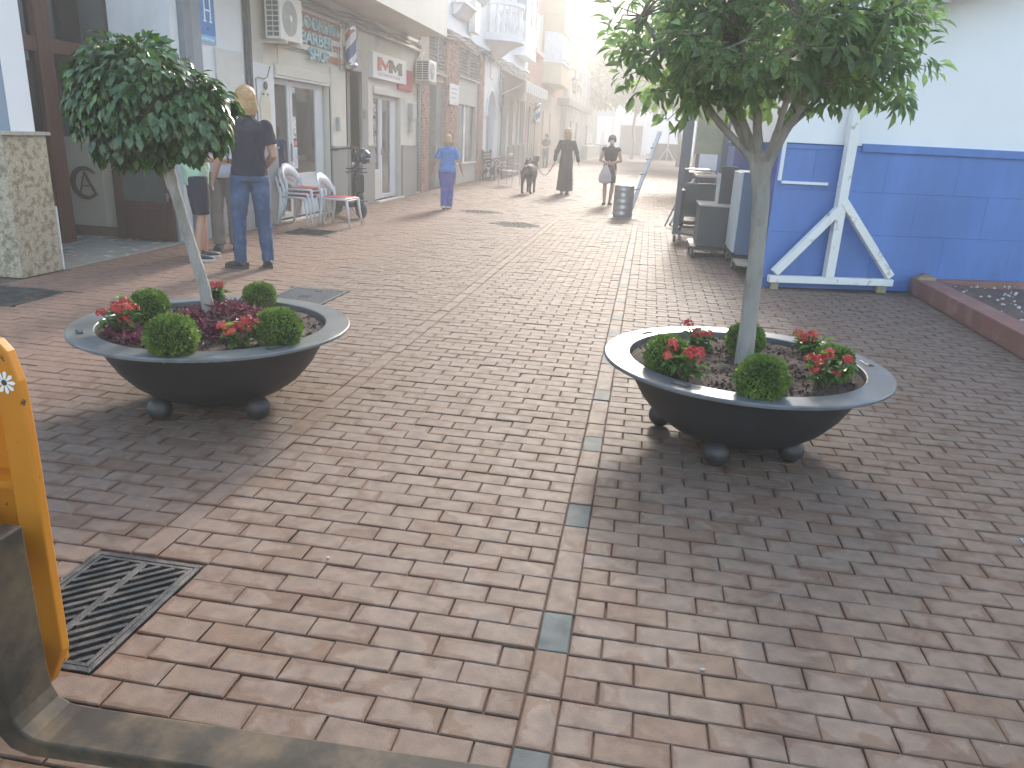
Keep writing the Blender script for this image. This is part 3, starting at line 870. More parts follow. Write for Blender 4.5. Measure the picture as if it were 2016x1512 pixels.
def barber_sign():
    t = thing('shop_sign', 'wooden barber shop sign with pale blue raised letters above the shop window', 'sign', (FX, 11.7, 2.5))
    og = mat('sign_orange', (.42, .17, .075), .6, var=.25, scale=3, stretch=(1, .4, 6)); wb = mat('sign_board_white', (.66, .64, .58), .6, var=.1)
    zz = 2.56
    for i in range(8):
        y0, y1 = (11.75, 14.25)
        m = og if i % 2 == 0 else wb
        if i == 1: y1 = 14.1
        if i == 0: y0 = 12.9
        if i == 2: y0 = 12.6
        MB().box(FX + .012, FX + .03 + (.012 if i % 2 else 0), y0, y1 - .06 * (i % 3), zz + i * .094, zz + i * .094 + .088).build('board', m, t)
    MB().box(FX, FX + .011, 11.8, 14.15, 2.6, 3.28).build('backing', mat('sign_backing', (.3, .29, .27), .7), t)
    lb = mat('letter_blue', (.33, .54, .60), .45, var=.08); 
    for s_, y, z, w_ in (('BROOKLYN', 12.20, 2.985, 1.82), ('BARBER', 12.46, 2.755, 1.32), ('SHOP', 12.80, 2.53, .80)):
        text_on_left_wall('lettering', s_, .265, FX + .065, y, z, lb, t, .016, bold=.004, width=w_, height=.19)
barber_sign()

def barber_pole(loc, r, h, label, seg=True):
    t = thing('barber_pole', label, 'barber pole', loc, group='barber poles on the left facade')
    x, y, z = loc
    m = bpy.data.materials.new('pole_stripes'); m.use_nodes = True
    N, L = m.node_tree.nodes, m.node_tree.links
    tc = N.new('ShaderNodeTexCoord'); sp = N.new('ShaderNodeSeparateXYZ'); L.new(tc.outputs['Object'], sp.inputs[0])
    at = N.new('ShaderNodeMath'); at.operation = 'ARCTAN2'; L.new(sp.outputs[1], at.inputs[0]); L.new(sp.outputs[0], at.inputs[1])
    mu = N.new('ShaderNodeMath'); mu.operation = 'MULTIPLY_ADD'; mu.inputs[1].default_value = -1 / (2 * math.pi); mu.inputs[2].default_value = 5.18; L.new(at.outputs[0], mu.inputs[0])
    ma = N.new('ShaderNodeMath'); ma.operation = 'MULTIPLY_ADD'; ma.inputs[1].default_value = 1 / (h * .82); L.new(sp.outputs[2], ma.inputs[0]); L.new(mu.outputs[0], ma.inputs[2])
    fr = N.new('ShaderNodeMath'); fr.operation = 'FRACT'; L.new(ma.outputs[0], fr.inputs[0])
    cr = N.new('ShaderNodeValToRGB'); cr.color_ramp.interpolation = 'CONSTANT'
    e = cr.color_ramp.elements; e[0].position = 0; e[0].color = (.72, .74, .78, 1); e[1].position = .25; e[1].color = (.45, .05, .05, 1)
    for p_, c_ in ((.45, (.72, .74, .78, 1)), (.65, (.03, .07, .25, 1))): q = e.new(p_); q.color = c_
    L.new(fr.outputs[0], cr.inputs[0]); L.new(cr.outputs[0], N['Principled BSDF'].inputs['Base Color']); N['Principled BSDF'].inputs['Roughness'].default_value = .15
    MB().lathe([(.001, .16 * h), (r, .16 * h), (r, .84 * h), (.001, .84 * h)], 24, (0, 0, 0)).build('striped_cylinder', m, t, smooth=False, local=True)
    ch = mat('chrome', (.55, .57, .6), .25, metal=.9)
    MB().lathe([(.001, 0), (r * .5, .01 * h), (r * 1.15, .07 * h), (r * 1.18, .10 * h), (r * 1.05, .12 * h), (r * 1.05, .16 * h)], 24).build('lower_cap', ch, t, smooth=True, local=True)
    MB().lathe([(r * 1.05, .84 * h), (r * 1.08, .86 * h), (r * .98, .90 * h), (r * .98, .985 * h), (r * .8, h), (.001, h)], 24).build('upper_cap', ch, t, smooth=True, local=True)
    MB().bar((0, 0, .10 * h), (FX - x, 0, .10 * h), .035).bar((0, 0, .9 * h), (FX - x, 0, .9 * h), .035).box(FX - x, FX - x + .02, -.05, .05, 0.0, h).build('wall_bracket', ch, t, local=True)
barber_pole((-5.5, 14.30, 2.50), .098, .78, 'large red white and blue barber pole beside the barber sign')
barber_pole((-5.4, 37.6, 2.05), .16, .95, 'faint far barber pole on the facade past the white awning')

def office_sign():
    t = thing('shop_sign', 'white office sign with red and black double M logo', 'sign', (FX, 15.9, 2.5))
    X = -5.60
    MB().box(FX, X, 15.75, 17.95, 2.47, 2.96).build('board', mat('mm_white', (.74, .74, .75), .4, var=.03), t, bevel=.004)
    MB().box(FX + .002, X - .04, 17.55, 18.55, 2.36, 2.80).build('red_plate', mat('mm_red', (.50, .06, .07), .4, var=.1), t)
    def bigm(y0, w, z0, hh, m, slant):
        k = MB(); a = w * .25
        poly = [(y0, z0), (y0, z0 + hh), (y0 + a, z0 + hh), (y0 + w / 2, z0 + hh * .52), (y0 + w - a, z0 + hh), (y0 + w, z0 + hh), (y0 + w, z0), (y0 + w - a, z0), (y0 + w - a, z0 + hh * .55), (y0 + w / 2, z0 + hh * .12), (y0 + a, z0 + hh * .55), (y0 + a, z0)]
        if slant: poly = [(y0, z0), (y0, z0 + hh), (y0 + a, z0 + hh), (y0 + w * .55, z0 + hh * .45), (y0 + w * .82, z0 + hh), (y0 + w * 1.06, z0 + hh), (y0 + w * .55, z0 + hh * .12), (y0 + a, z0 + hh * .62), (y0 + a, z0)]
        k.prism(poly, 'x', X + .0005, X + .012)
        k.build('logo_letter', m, t)
    bigm(16.02, .88, 2.63, .25, mat('mm_logo_red', (.45, .05, .05), .4), True)
    bigm(16.72, .88, 2.63, .25, mat('mm_logo_grey', (.05, .05, .055), .4), False)
    text_on_left_wall('lettering', 'GESTION INTEGRAL', .085, X + .001, 16.02, 2.535, mat('mm_text', (.25, .25, .26), .5), t, .001, ysc=1.95)
office_sign()

# --- small wall ornament (cream plaque with a finial) between pipe and shop window
o_ = MB().box(FX + .009, FX + .03, 11.12, 11.42, 1.05, 1.78).prism([(11.12, 1.78), (11.42, 1.78), (11.36, 1.92), (11.27, 1.97), (11.18, 1.92)], 'x', FX + .009, FX + .03)
wt = thing('wall_plaque', 'cream carved plaque on the wall beside the barber shop door', 'plaque', (FX, 11.1, 1.05))
o_.build('slab', mat('plaque_cream', (.62, .57, .44), .7, var=.1), wt)
MB().ell((FX + .035, 11.28, 2.02), (.02, .05, .06)).ell((FX + .035, 11.2, 1.9), (.012, .015, .015)).ell((FX + .035, 11.34, 1.9), (.012, .015, .015)).build('finial', mat('plaque_dark', (.09, .08, .07), .6), wt)

# --- brick clad shop, Y 19.5 .. 26.7
def brick_building():
    t = thing('brick_shop', 'shop front clad in rough brick with grey louvres and frosted door', 'building', (FX, 19.5, 0))
    core = MB()
    for y0, y1, z0, z1 in ((19.5, 20.20, 0, 4.1), (20.20, 21.85, 3.86, 4.1), (21.85, 23.3, 0, 4.1), (23.3, 26.1, 3.86, 4.1), (26.1, 26.9, 0, 4.1)):
        core.box(-5.98, FX - .02, y0, y1, z0, z1)
    core.build('wall', mat('mortar', (.40, .33, .28), .9), t)
    b = MB()
    def clad(y0, y1, z0, z1):
        z = z0; row = 0
        while z < z1 - .05:
            y = y0 + (0 if row % 2 else -.11)
            while y < y1:
                a, c = max(y, y0), min(y + .21, y1)
                if c - a > .03: b.box(FX - .021, FX + random.uniform(.004, .03), a + .006, c - .006, z + .005, z + .068)
                y += .22
            z += .074; row += 1
    clad(19.52, 20.2, 0, 2.75); clad(21.85, 23.28, 0, 4.0); clad(26.1, 26.88, 0, 4.0)
    bo = b.build('brick_facing', mat('rough_brick', (.36, .215, .165), .85, var=.4, scale=9, bump=.2, bscale=60), t); bo['kind'] = 'stuff'
    lou = mat('louvre_grey', (.36, .37, .36), .55)
    for y0, y1, z0, z1 in ((20.2, 21.84, 2.98, 3.85), (23.31, 26.09, 3.1, 3.85)):
        l = subthing('louvre', t)
        MB().box(-5.9, -5.88, y0, y1, z0, z1).build('backing', mat('louvre_dark', (.06, .06, .06), .8), l)
        n = int((z1 - z0) / .085)
        for i in range(n):
            z = z0 + (i + .5) * (z1 - z0) / n
            MB().bar((-5.75, y0 + .01, z), (-5.75, y1 - .01, z), .012, .075, up=(.7, 0, .7)).build('slat', lou, l)
        MB().box(-5.78, -5.70, (y0 + y1) / 2 - .025, (y0 + y1) / 2 + .025, z0, z1).box(-5.8, -5.66, y0, y1, z0 - .05, z0 - .001).build('mullion', lou, l)
    MB().box(-5.95, -5.76, 20.21, 21.84, 2.76, 2.93).build('lintel', mat('lintel', (.5, .40, .34), .8), t)
    MB().box(-6.1, -6.06, 20.24, 21.3, .02, 2.75).build('frosted_door', frost, t)
    MB().box(-6.06, -5.80, 21.30, 21.84, 0, 2.75).build('side_reveal', mat('reveal_grey', (.27, .26, .24), .7), t)
    MB().box(-5.95, -5.74, 23.31, 26.09, 0, .62).box(-5.95, -5.74, 23.31, 26.09, 2.32, 3.04).box(-5.95, -5.74, 23.31, 23.42, .62, 2.32).box(-5.95, -5.74, 25.9, 26.09, .62, 2.32).build('panel_wall', mat('panel_stone', (.44, .43, .38), .7, var=.08), t)
    MB().box(-5.86, -5.80, 24.55, 24.72, .62, 2.32).box(-5.9, -5.68, 23.35, 26.0, .585, .619).build('window_frame', alu, t)
    for y0, y1 in ((23.42, 24.55), (24.72, 25.9)):
        MB().box(-5.84, -5.83, y0, y1, .62, 2.32).build('pane', mat('dark_pane', (.10, .12, .12), .15, spec=.6), t)
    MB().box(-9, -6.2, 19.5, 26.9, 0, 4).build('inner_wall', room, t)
    MB().box(FX + .03, FX + .05, 22.15, 23.2, 2.25, 2.80).build('white_plate', mat('plate_white', (.72, .72, .72), .5), t)
    for i in range(3):
        MB().box(FX + .05, FX + .052, 22.3, 23.05 - .12 * i, 2.66 - i * .12, 2.69 - i * .12).build('plate_line', mat('plate_line', (.45, .45, .47), .6), t)
    MB().box(FX + .03, FX + .06, 22.5, 22.8, 1.05, 1.2).build('call_box', mat('box_red', (.25, .12, .1), .5), t)
    MB().box(-9, FX, 26.9, 27.02, 0, 4.1).build('edge_strip', mat('strip_pink', (.5, .42, .38), .8), t)
brick_building()

# --- white house with arched door, balcony and awning shop
def white_house():
    t = thing('white_house', 'white house with round balcony, arched door and shop under the awning', 'building', (FX, 19.5, 0))
    MB().box(-12, FX, 18.5, 36.1, 4.12, 11).build('upper_wall', white, t)
    MB().box(FX, FX + .10, 18.5, 36.0, 4.12, 4.24).box(FX, FX + .05, 18.5, 36.0, 4.05, 4.118).build('string_course', white, t)
    # ground floor with arched doorway (Y 27.45..28.95)
    ya, yb, zs = 27.5, 28.9, 2.25
    rad = (yb - ya) / 2; cy = (ya + yb) / 2
    w = MB(); w.box(-6.0, FX, 27.03, ya, 0, 4.05); w.box(-6.0, FX, yb, 29.7, 0, 4.05)
    n = 14; top = [(cy - rad * math.cos(math.pi * i / n), zs + rad * math.sin(math.pi * i / n)) for i in range(n + 1)]
    for i in range(n):
        (a, za), (b, zb) = top[i], top[i + 1]
        w.prism([(a, za), (b, zb), (b, 4.05), (a, 4.05)], 'x', -6.0, FX)
    w.build('wall', white, t)
    k = MB()
    for i in range(n):
        (a, za), (b, zb) = top[i], top[i + 1]
        s_ = 1.13
        k.prism([(a, za), (b, zb), (cy + (b - cy) * s_, zs + (zb - zs) * s_), (cy + (a - cy) * s_, zs + (za - zs) * s_)], 'x', FX + .001, FX + .05)
    k.box(FX + .001, FX + .07, ya - .28, ya + .0, zs - .16, zs).box(FX + .001, FX + .07, yb, yb + .28, zs - .16, zs)
    k.build('arch_trim', white, t)
    dg = mat('door_bluegrey', (.38, .42, .46), .5)
    MB().box(-5.93, -5.9, ya, yb, 0, zs).prism(top, 'x', -5.93, -5.9).build('door', dg, t)
    MB().box(-5.9, -5.88, 28.1, 28.5, 1.3, 1.75).build('door_notice', mat('notice', (.3, .33, .36), .5), t)
    MB().box(FX, FX + .03, 27.9, 28.5, 3.35, 3.9).lathe([(.32, 0), (.32, .02), (.26, .02), (.26, 0)], 20, (FX + .001, 28.3, 3.62), axis='x').build('oval_trim', white, t)
    # shop
    MB().box(-6, FX, 29.7, 36.1, 2.95, 4.05).box(-6, FX, 29.7, 30.2, 0, 2.95).box(-6, FX, 31.4, 31.9, 0, 2.95).box(-6, FX, 32.9, 33.6, 0, 2.95).box(-6, FX, 34.3, 34.6, 0, 2.95).box(-6, FX, 35.9, 36.1, 0, 2.95).build('shop_wall', mat('shop_cream', (.58, .56, .52), .8), t)
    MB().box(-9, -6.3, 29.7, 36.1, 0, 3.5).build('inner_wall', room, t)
    for y0, y1 in ((30.2, 31.4), (31.9, 32.9), (33.6, 34.3), (34.6, 35.9)):
        MB().box(-5.9, -5.89, y0, y1, 0, 2.95).build('pane', mat('dark_pane', (.10, .12, .12), .15, spec=.6), t)
    MB().tube([(FX + .06, 29.5, 4.0), (FX + .06, 29.5, 2.6), (FX + .1, 29.8, 2.2), (FX + .06, 30.2, 2.6), (FX + .06, 30.1, 3.5)], .03, 6).build('hanging_cable', mat('cable_grey', (.28, .27, .24), .7), t)
    # cables along the string course
    k = MB()
    for i in range(6):
        k.tube([(FX + .12 + .02 * (i % 2), y, 3.92 + .03 * i + .06 * math.sin(y * 1.7 + i)) for y in np.linspace(19.4, 36, 30)], .02, 5)
    k.build('wall_cables', mat('cable_grey', (.28, .27, .24), .7), t)
    MB().box(FX + .05, FX + .25, 24.2, 24.9, 4.35, 5.2).build('antenna_box', mat('antenna', (.7, .7, .68), .5), t, bevel=.01)
    # cornices of the first windows
    for y0, y1, z in ((22.3, 23.9, 4.85), (24.9, 26.2, 5.6)):
        c = subthing('window_ledge', t)
        MB().box(FX, FX + .38, y0, y1, z, z + .06).build('slab', white, c)
        MB().prism([(FX + .34, z - .001), (FX + .02, z - .001), (FX + .02, z - .3), (FX + .12, z - .26)], 'y', y0 + .06, y1 - .06).build('corbel', white, c)
    # balcony
    b = subthing('balcony', t); by, bz = 27.9, 4.55
    MB().lathe([(.001, -.75), (.3, -.6), (.75, -.25), (1.0, -.12), (1.02, -.1), (1.12, -.1), (1.12, 0), (.001, 0)], 24, (FX, by, bz), a0=-math.pi / 2, a1=math.pi / 2).build('slab', white, b, smooth=False)
    MB().lathe([(.93, .98), (1.08, .98), (1.08, 1.1), (.93, 1.1), (.93, .98)], 24, (FX, by, bz), a0=-math.pi / 2, a1=math.pi / 2).lathe([(.93, .0), (1.07, .0), (1.07, .12), (.93, .12)], 24, (FX, by, bz), a0=-math.pi / 2, a1=math.pi / 2).build('handrail', white, b)
    pr = [(.05, .12), (.05, .2), (.03, .24), (.075, .45), (.07, .55), (.03, .8), (.05, .9), (.05, .98)]
    for i in range(13):
        a = -math.pi / 2 + math.pi * (i + .5) / 13
        MB().lathe(pr, 8, (FX + 1.0 * math.cos(a), by + 1.0 * math.sin(a), bz)).build('baluster', white, b, smooth=True)
    # upstairs windows and glazed bay
    def win(y0, y1, z0, z1, nm='window'):
        q = subthing(nm, t)
        MB().box(FX + .002, FX + .06, y0 - .1, y0, z0 - .1, z1 + .1).box(FX + .002, FX + .06, y1, y1 + .1, z0 - .1, z1 + .1).box(FX + .002, FX + .06, y0, y1, z1, z1 + .1).box(FX + .002, FX + .14, y0 - .12, y1 + .12, z0 - .2, z0 - .101).build('frame', white, q)
        MB().box(FX + .002, FX + .012, y0, y1, z0 - .1, z1).build('shutter', mat('shutter_grey', (.48, .52, .55), .6), q)
    win(30.0, 31.4, 5.2, 7.6); win(27.2, 28.6, 4.56, 7.0, 'balcony_door'); win(22.5, 23.8, 5.0, 7.2)
    q = subthing('bay_window', t)
    MB().box(FX, FX + .45, 32.5, 35.4, 4.55, 4.9).build('bay_slab', white, q); MB().box(FX, FX + .45, 32.5, 35.4, 6.9, 8).build('bay_slab', white, q)
    MB().box(FX, FX + .42, 32.55, 35.35, 4.9, 5.8).build('bay_panel', mat('bay_panel', (.60, .62, .64), .6), q)
    MB().box(FX, FX + .40, 32.6, 35.3, 5.8, 6.9).build('pane', mat('bay_glass', (.40, .44, .46), .2), q)
    for y in (32.55, 33.9, 35.27):
        MB().box(FX + .4, FX + .45, y, y + .08, 5.8, 6.9).build('bay_mullion', white, q)
white_house()

def awning():
    t = thing('awning', 'white striped shop awning with scalloped valance on the white house', 'awning', (FX, 28.0, 3.4))
    cl = mat('awning_cloth', (.72, .72, .70), .8, var=.06, trans=.25)
    ya, yb = 29.8, 36.0; x0, x1 = FX + .02, -4.75; z0, z1 = 3.82, 3.45
    MB().add([(x0, ya, z0), (x1, ya, z1), (x1, yb, z1), (x0, yb, z0), (x0, ya, z0 - .02), (x1, ya, z1 - .02), (x1, yb, z1 - .02), (x0, yb, z0 - .02)],
             [(0, 1, 2, 3), (7, 6, 5, 4), (0, 4, 5, 1), (1, 5, 6, 2), (2, 6, 7, 3), (3, 7, 4, 0)]).build('canopy', cl, t)
    n = 24
    for i in range(n):
        a = ya + (yb - ya) * i / n; b = ya + (yb - ya) * (i + 1) / n - .015
        MB().prism([(a, z1 - .001), (b, z1 - .001), (b, z1 - .38), ((a + b) / 2, z1 - .43), (a, z1 - .38)], 'x', x1 + .004 * (i % 2), x1 + .012 + .01 * (i % 2)).build('valance_flap', cl if i % 2 else mat('awning_grey', (.52, .52, .50), .8), t)
    MB().bar((x0, ya + .3, 2.95), (x1, ya + .3, z1 - .04), .03).bar((x0, yb - .3, 2.95), (x1, yb - .3, z1 - .04), .03).build('arm', alu, t)
    MB().bar((x1 - .02, ya, z1 - .035), (x1 - .02, yb, z1 - .035), .03).build('front_bar', alu, t)
awning()

# --- salmon block of flats with yellow bay, then wood clad bar
def salmon_building():
    t = thing('apartment_building', 'salmon apartment building with pale yellow bay windows past the white house', 'building', (FX, 36.1, 0))
    sal = mat('salmon', (.50, .29, .21), .95, var=.05, scale=1.5, spec=.05)
    yel = mat('pale_yellow', (.56, .44, .28), .95, var=.04, scale=1.5, spec=.05)
    MB().box(-13, FX, 36.11, 84, 3.75, 16).build('upper_wall', sal, t)
    MB().box(-13, FX - .02, 36.11, 50.5, 0, 3.74).build('ground_floor_wall', mat('brown_stone', (.30, .225, .18), .7, var=.15, scale=1.2), t)
    for z in (4.1, 7.3, 10.5):
        b = subthing('bay_window', t); xo = FX + .85
        def bay(x, z0, z1, m, nm):
            MB().prism([(FX, 41.0), (x, 41.7), (x, 45.6), (FX, 47.2)], 'z', z0, z1).build(nm, m, b)
        bay(xo, z, z + 1.0, yel, 'bay_wall'); bay(xo + .06, z + 1.0, z + 1.08, white, 'sill'); bay(xo - .04, z + 1.08, z + 2.4, mat('roller_blind', (.66, .67, .66), .7), 'blind'); bay(xo + .02, z + 2.4, z + 3.19, yel, 'bay_head')
        for y in (41.75, 43.6, 45.5): MB().box(xo - .039, xo + .0, y - .06, y + .06, z + 1.08, z + 2.4).build('mullion', alu, b)
        MB().box(xo - .039, xo - .02, 41.9, 45.4, z + 1.09, z + 1.3).build('open_gap', mat('gap_dark', (.2, .2, .2), .6), b)
        for y0, y1 in ((37.0, 39.4), (59, 61.5), (66, 69)):
            q = subthing('window', t)
            MB().box(FX + .002, FX + .02, y0, y1, z + 1.2, z + 2.8).build('shutter', mat('shutter_cream2', (.58, .52, .47), .6), q)
            MB().box(FX + .002, FX + .25, y0 - .2, y1 + .2, z + 1.0, z + 1.18).build('sill', mat('sill_pink', (.62, .42, .34), .7), q)
            MB().box(FX + .002, FX + .08, y0 - .12, y0, z + 1.2, z + 2.9).box(FX + .002, FX + .08, y1, y1 + .12, z + 1.2, z + 2.9).build('frame', mat('frame_pale', (.66, .62, .58), .6), q)
    for y0, y1, m in ((37.2, 38.6, darkgrey), (39.2, 40.6, mat('shop_brown', (.20, .14, .11), .5)), (42, 44, mat('shop_brown2', (.26, .19, .15), .5)), (45, 48.4, mat('shop_brown', (.20, .14, .11), .5))):
        MB().box(FX - .019, FX + .02, y0, y1, 0, 2.8).build('shop_door', m, t)
    MB().box(FX, FX + .7, 48, 66, 3.4, 3.75).build('canopy', mat('canopy_dark', (.09, .085, .08), .7), t)
salmon_building()
def wood_bar():
    t = thing('wooden_bar', 'grey timber clad bar with dark doors at the far left of the street', 'building', (FX, 50.5, 0))
    gw = mat('grey_timber', (.24, .245, .235), .8, var=.25, scale=2, stretch=(6, 6, .4)); gw2 = mat('grey_timber_pale', (.32, .32, .30), .8, var=.25, scale=2, stretch=(6, 6, .4))
    y = 50.6; i = 0
    while y < 79:
        w = .95
        top = 4.6 if y < 60 else (6.2 if y < 68 else 5.4)
        MB().box(-8, FX + .3 + .04 * (i % 2), y, y + w - .03, 0, top).build('plank_panel', (gw, gw2)[(i * 7) % 3 % 2], t); y += w; i += 1
    for y0, y1 in ((53, 54.6), (57, 58), (66, 73)):
        MB().box(FX + .34, FX + .42, y0, y1, 0, 2.6).build('dark_door', blackm, t)
    for y0 in (67, 69.3, 71.2):
        MB().box(FX + .42, FX + .45, y0, y0 + .7, 1.2, 2.0).build('menu_board', mat('menu', (.55, .55, .53), .6), t)
    MB().box(FX + .3, FX + 1.5, 78, 79, 0, 1.1).box(FX + .43, FX + .9, 62, 77, 0, 1.0).build('counter', darkgrey, t)
wood_bar()
def wall_lamp():
    t = thing('wall_lantern', 'old style wall lantern on an iron bracket near the far yellow bay', 'lantern', (-5.0, 50.6, 4.3))
    x, y, z = -5.0, 50.6, 4.3
    MB().lathe([(.13, .0), (.24, .62)], 6, (x, y, z)).build('glass_panes', mat('lantern_glass', (.75, .72, .62), .4, trans=.5), t)
    MB().lathe([(.28, .62), (.12, .80), (.05, .86), (.001, .95)], 6, (x, y, z)).lathe([(.14, 0), (.04, -.14), (.001, -.2)], 6, (x, y, z)).build('cap', blackm, t)
    for i in range(6):
        a = 2 * math.pi * i / 6
        MB().bar((x + .13 * math.cos(a), y + .13 * math.sin(a), z), (x + .245 * math.cos(a), y + .245 * math.sin(a), z + .62), .02).build('glazing_bar', blackm, t)
    MB().tube([(x, y, z + .95), (x, y, z + 1.15), (x - .2, y, z + 1.25), (FX, y, z + 1.2)], .03, 6).build('bracket', blackm, t)
wall_lamp()

# ------------------------------------------------------------------ right side of the street
WA = R(14.0)                       # the blue wall runs away to the right at this angle
WC = Vector((1.36, 8.95, 0))
def wl(u, v, z):                   # along the wall, out of the wall (towards the camera), up
    return Vector((WC.x + u * math.cos(WA) + v * math.sin(WA), WC.y + u * math.sin(WA) - v * math.cos(WA), z))
def wbox(b, u0, u1, v0, v1, z0, z1):
    vs = [wl(u, v, z) for z in (z0, z1) for u, v in ((u0, v0), (u1, v0), (u1, v1), (u0, v1))]
    return b.add(vs, [(0, 3, 2, 1), (4, 5, 6, 7), (0, 1, 5, 4), (1, 2, 6, 5), (2, 3, 7, 6), (3, 0, 4, 7)])
def blue_building():
    t = thing('blue_building', 'building with white upper wall and bright blue painted block base on the right', 'building', tuple(WC))
    bl = mat('blue_paint', (.085, .175, .43), .55, var=.16, scale=2.6, stretch=(1, 1, .3), bump=.10, bscale=50, c2=(.105, .20, .47), mask=(.4, .7), mscale=1.2)
    wp = mat('white_wall_paint', (.82, .81, .80), .8, var=.04, scale=1.3, c2=(.74, .73, .72), mask=(.5, .8), mscale=.5, bump=.04, bscale=30)
    b = MB(); b.prism([tuple(wl(0, 0, 0)[:2]), tuple(wl(8, 0, 0)[:2]), (9.2, 17.3), (1.40, 17.3)], 'z', 1.56, 8.5)
    b.build('upper_wall', wp, t)
    # painted blocks in courses, each a piece of its own, bedded on the wall core
    MB().prism([tuple(wl(.012, -.012, 0)[:2]), tuple(wl(8, -.012, 0)[:2]), (9.2, 17.29), (1.412, 17.29)], 'z', 0, 1.559).build('wall_core', mat('blue_joint', (.022, .06, .27), .7), t)
    zc = [0.0, .105, .62, 1.08, 1.50]
    for r_ in range(4):
        u = 0.0; k = 0
        L_ = .82
        u = -(.41 if r_ % 2 else 0)
        while u < 7.2:
            a, c = max(u, 0.0), min(u + L_, 7.2)
            if c - a > .05:
                wbox(MB(), a + .0012, c - .0012, -.010, .003 + random.uniform(0, .0012), zc[r_] + .0012, zc[r_ + 1] - .0012).build('block', bl, t)
            u += L_
    # street side of the base
    for r_ in range(4):
        y = 8.96 - (.4 if r_ % 2 else 0)
        while y < 17.2:
            a, c = max(y, 8.97), min(y + .82, 17.28)
            if c - a > .05: MB().box(1.395, 1.41, a + .002, c - .002, zc[r_] + .002, zc[r_ + 1] - .002).build('block', bl, t)
            y += .82
    k = MB(); wbox(k, .9, 7.2, .001, .03, 1.502, 1.585); k.build('ledge', bl, t)
    k = MB(); wbox(k, 0, .9, .001, .012, 1.502, 1.545); k.build('ledge', bl, t)
    MB().add([wl(.9, .02, 1.5859)] * 0, []) if False else None
    k = MB(); wbox(k, .06, .58, .004, .035, 1.135, 1.163); wbox(k, .02, .058, .004, .02, 1.165, 1.56); k.build('white_batten', white, t)
    # eave above
    v = [wl(.95, .40, 2.80), wl(7, .40, 5.0), wl(7, -.2, 5.1), wl(.95, -.2, 2.9)]
    vs = v + [p + Vector((0, 0, .07)) for p in v]
    MB().add(vs, [(0, 1, 2, 3), (7, 6, 5, 4), (0, 4, 5, 1), (1, 5, 6, 2), (2, 6, 7, 3), (3, 7, 4, 0)]).build('sloping_eave', mat('eave_beige', (.42, .37, .32), .8), t)
blue_building()

def trestle():
    t = thing('timber_trestle', 'tall white painted timber post with braced foot against the blue wall', 'trestle', tuple(wl(.7, .1, 0)))
    wp = mat('white_timber', (.76, .74, .70), .6, var=.08, scale=3, stretch=(1, 1, 1), c2=(.38, .34, .29), mask=(.58, .68), mscale=7, bump=.1)
    v0, v1 = .09, .17
    def beam(u0, z0, u1, z1, w, nm, va=v0, vb=v1):
        a, b = Vector((u0, z0)), Vector((u1, z1)); d = (b - a).normalized(); n = Vector((-d.y, d.x)) * w / 2
        pts = [a - n, b - n, b + n, a + n]
        vs = [wl(p.x, va, p.y) for p in pts] + [wl(p.x, vb, p.y) for p in pts]
        MB().add(vs, [(0, 3, 2, 1), (4, 5, 6, 7), (0, 1, 5, 4), (1, 2, 6, 5), (2, 3, 7, 6), (3, 0, 4, 7)]).build(nm, wp, t, bevel=.004)
    beam(.03, .118, 1.46, .118, .075, 'base_beam')
    beam(.715, .157, .715, 5.2, .10, 'post', v0 - .02, v1 - .003)
    beam(.085, .185, .70, .90, .085, 'brace', v0 + .005, v1 + .006); beam(1.42, .185, .735, .98, .085, 'brace', v0 + .005, v1 + .006)
    MB().box(*[c for p in ((wl(1.36, .1, 0).x - .05, wl(1.36, .1, 0).x + .05), (wl(1.36, .1, 0).y - .05, wl(1.36, .1, 0).y + .05)) for c in p], 0.0, .079).build('foot_block', mat('foot_tan', (.32, .27, .17), .8), t)
    MB().box(*[c for p in ((wl(.12, .1, 0).x - .04, wl(.12, .1, 0).x + .04), (wl(.12, .1, 0).y - .04, wl(.12, .1, 0).y + .04)) for c in p], 0.0, .079).build('foot_block', mat('foot_tan', (.32, .27, .17), .8), t)
trestle()

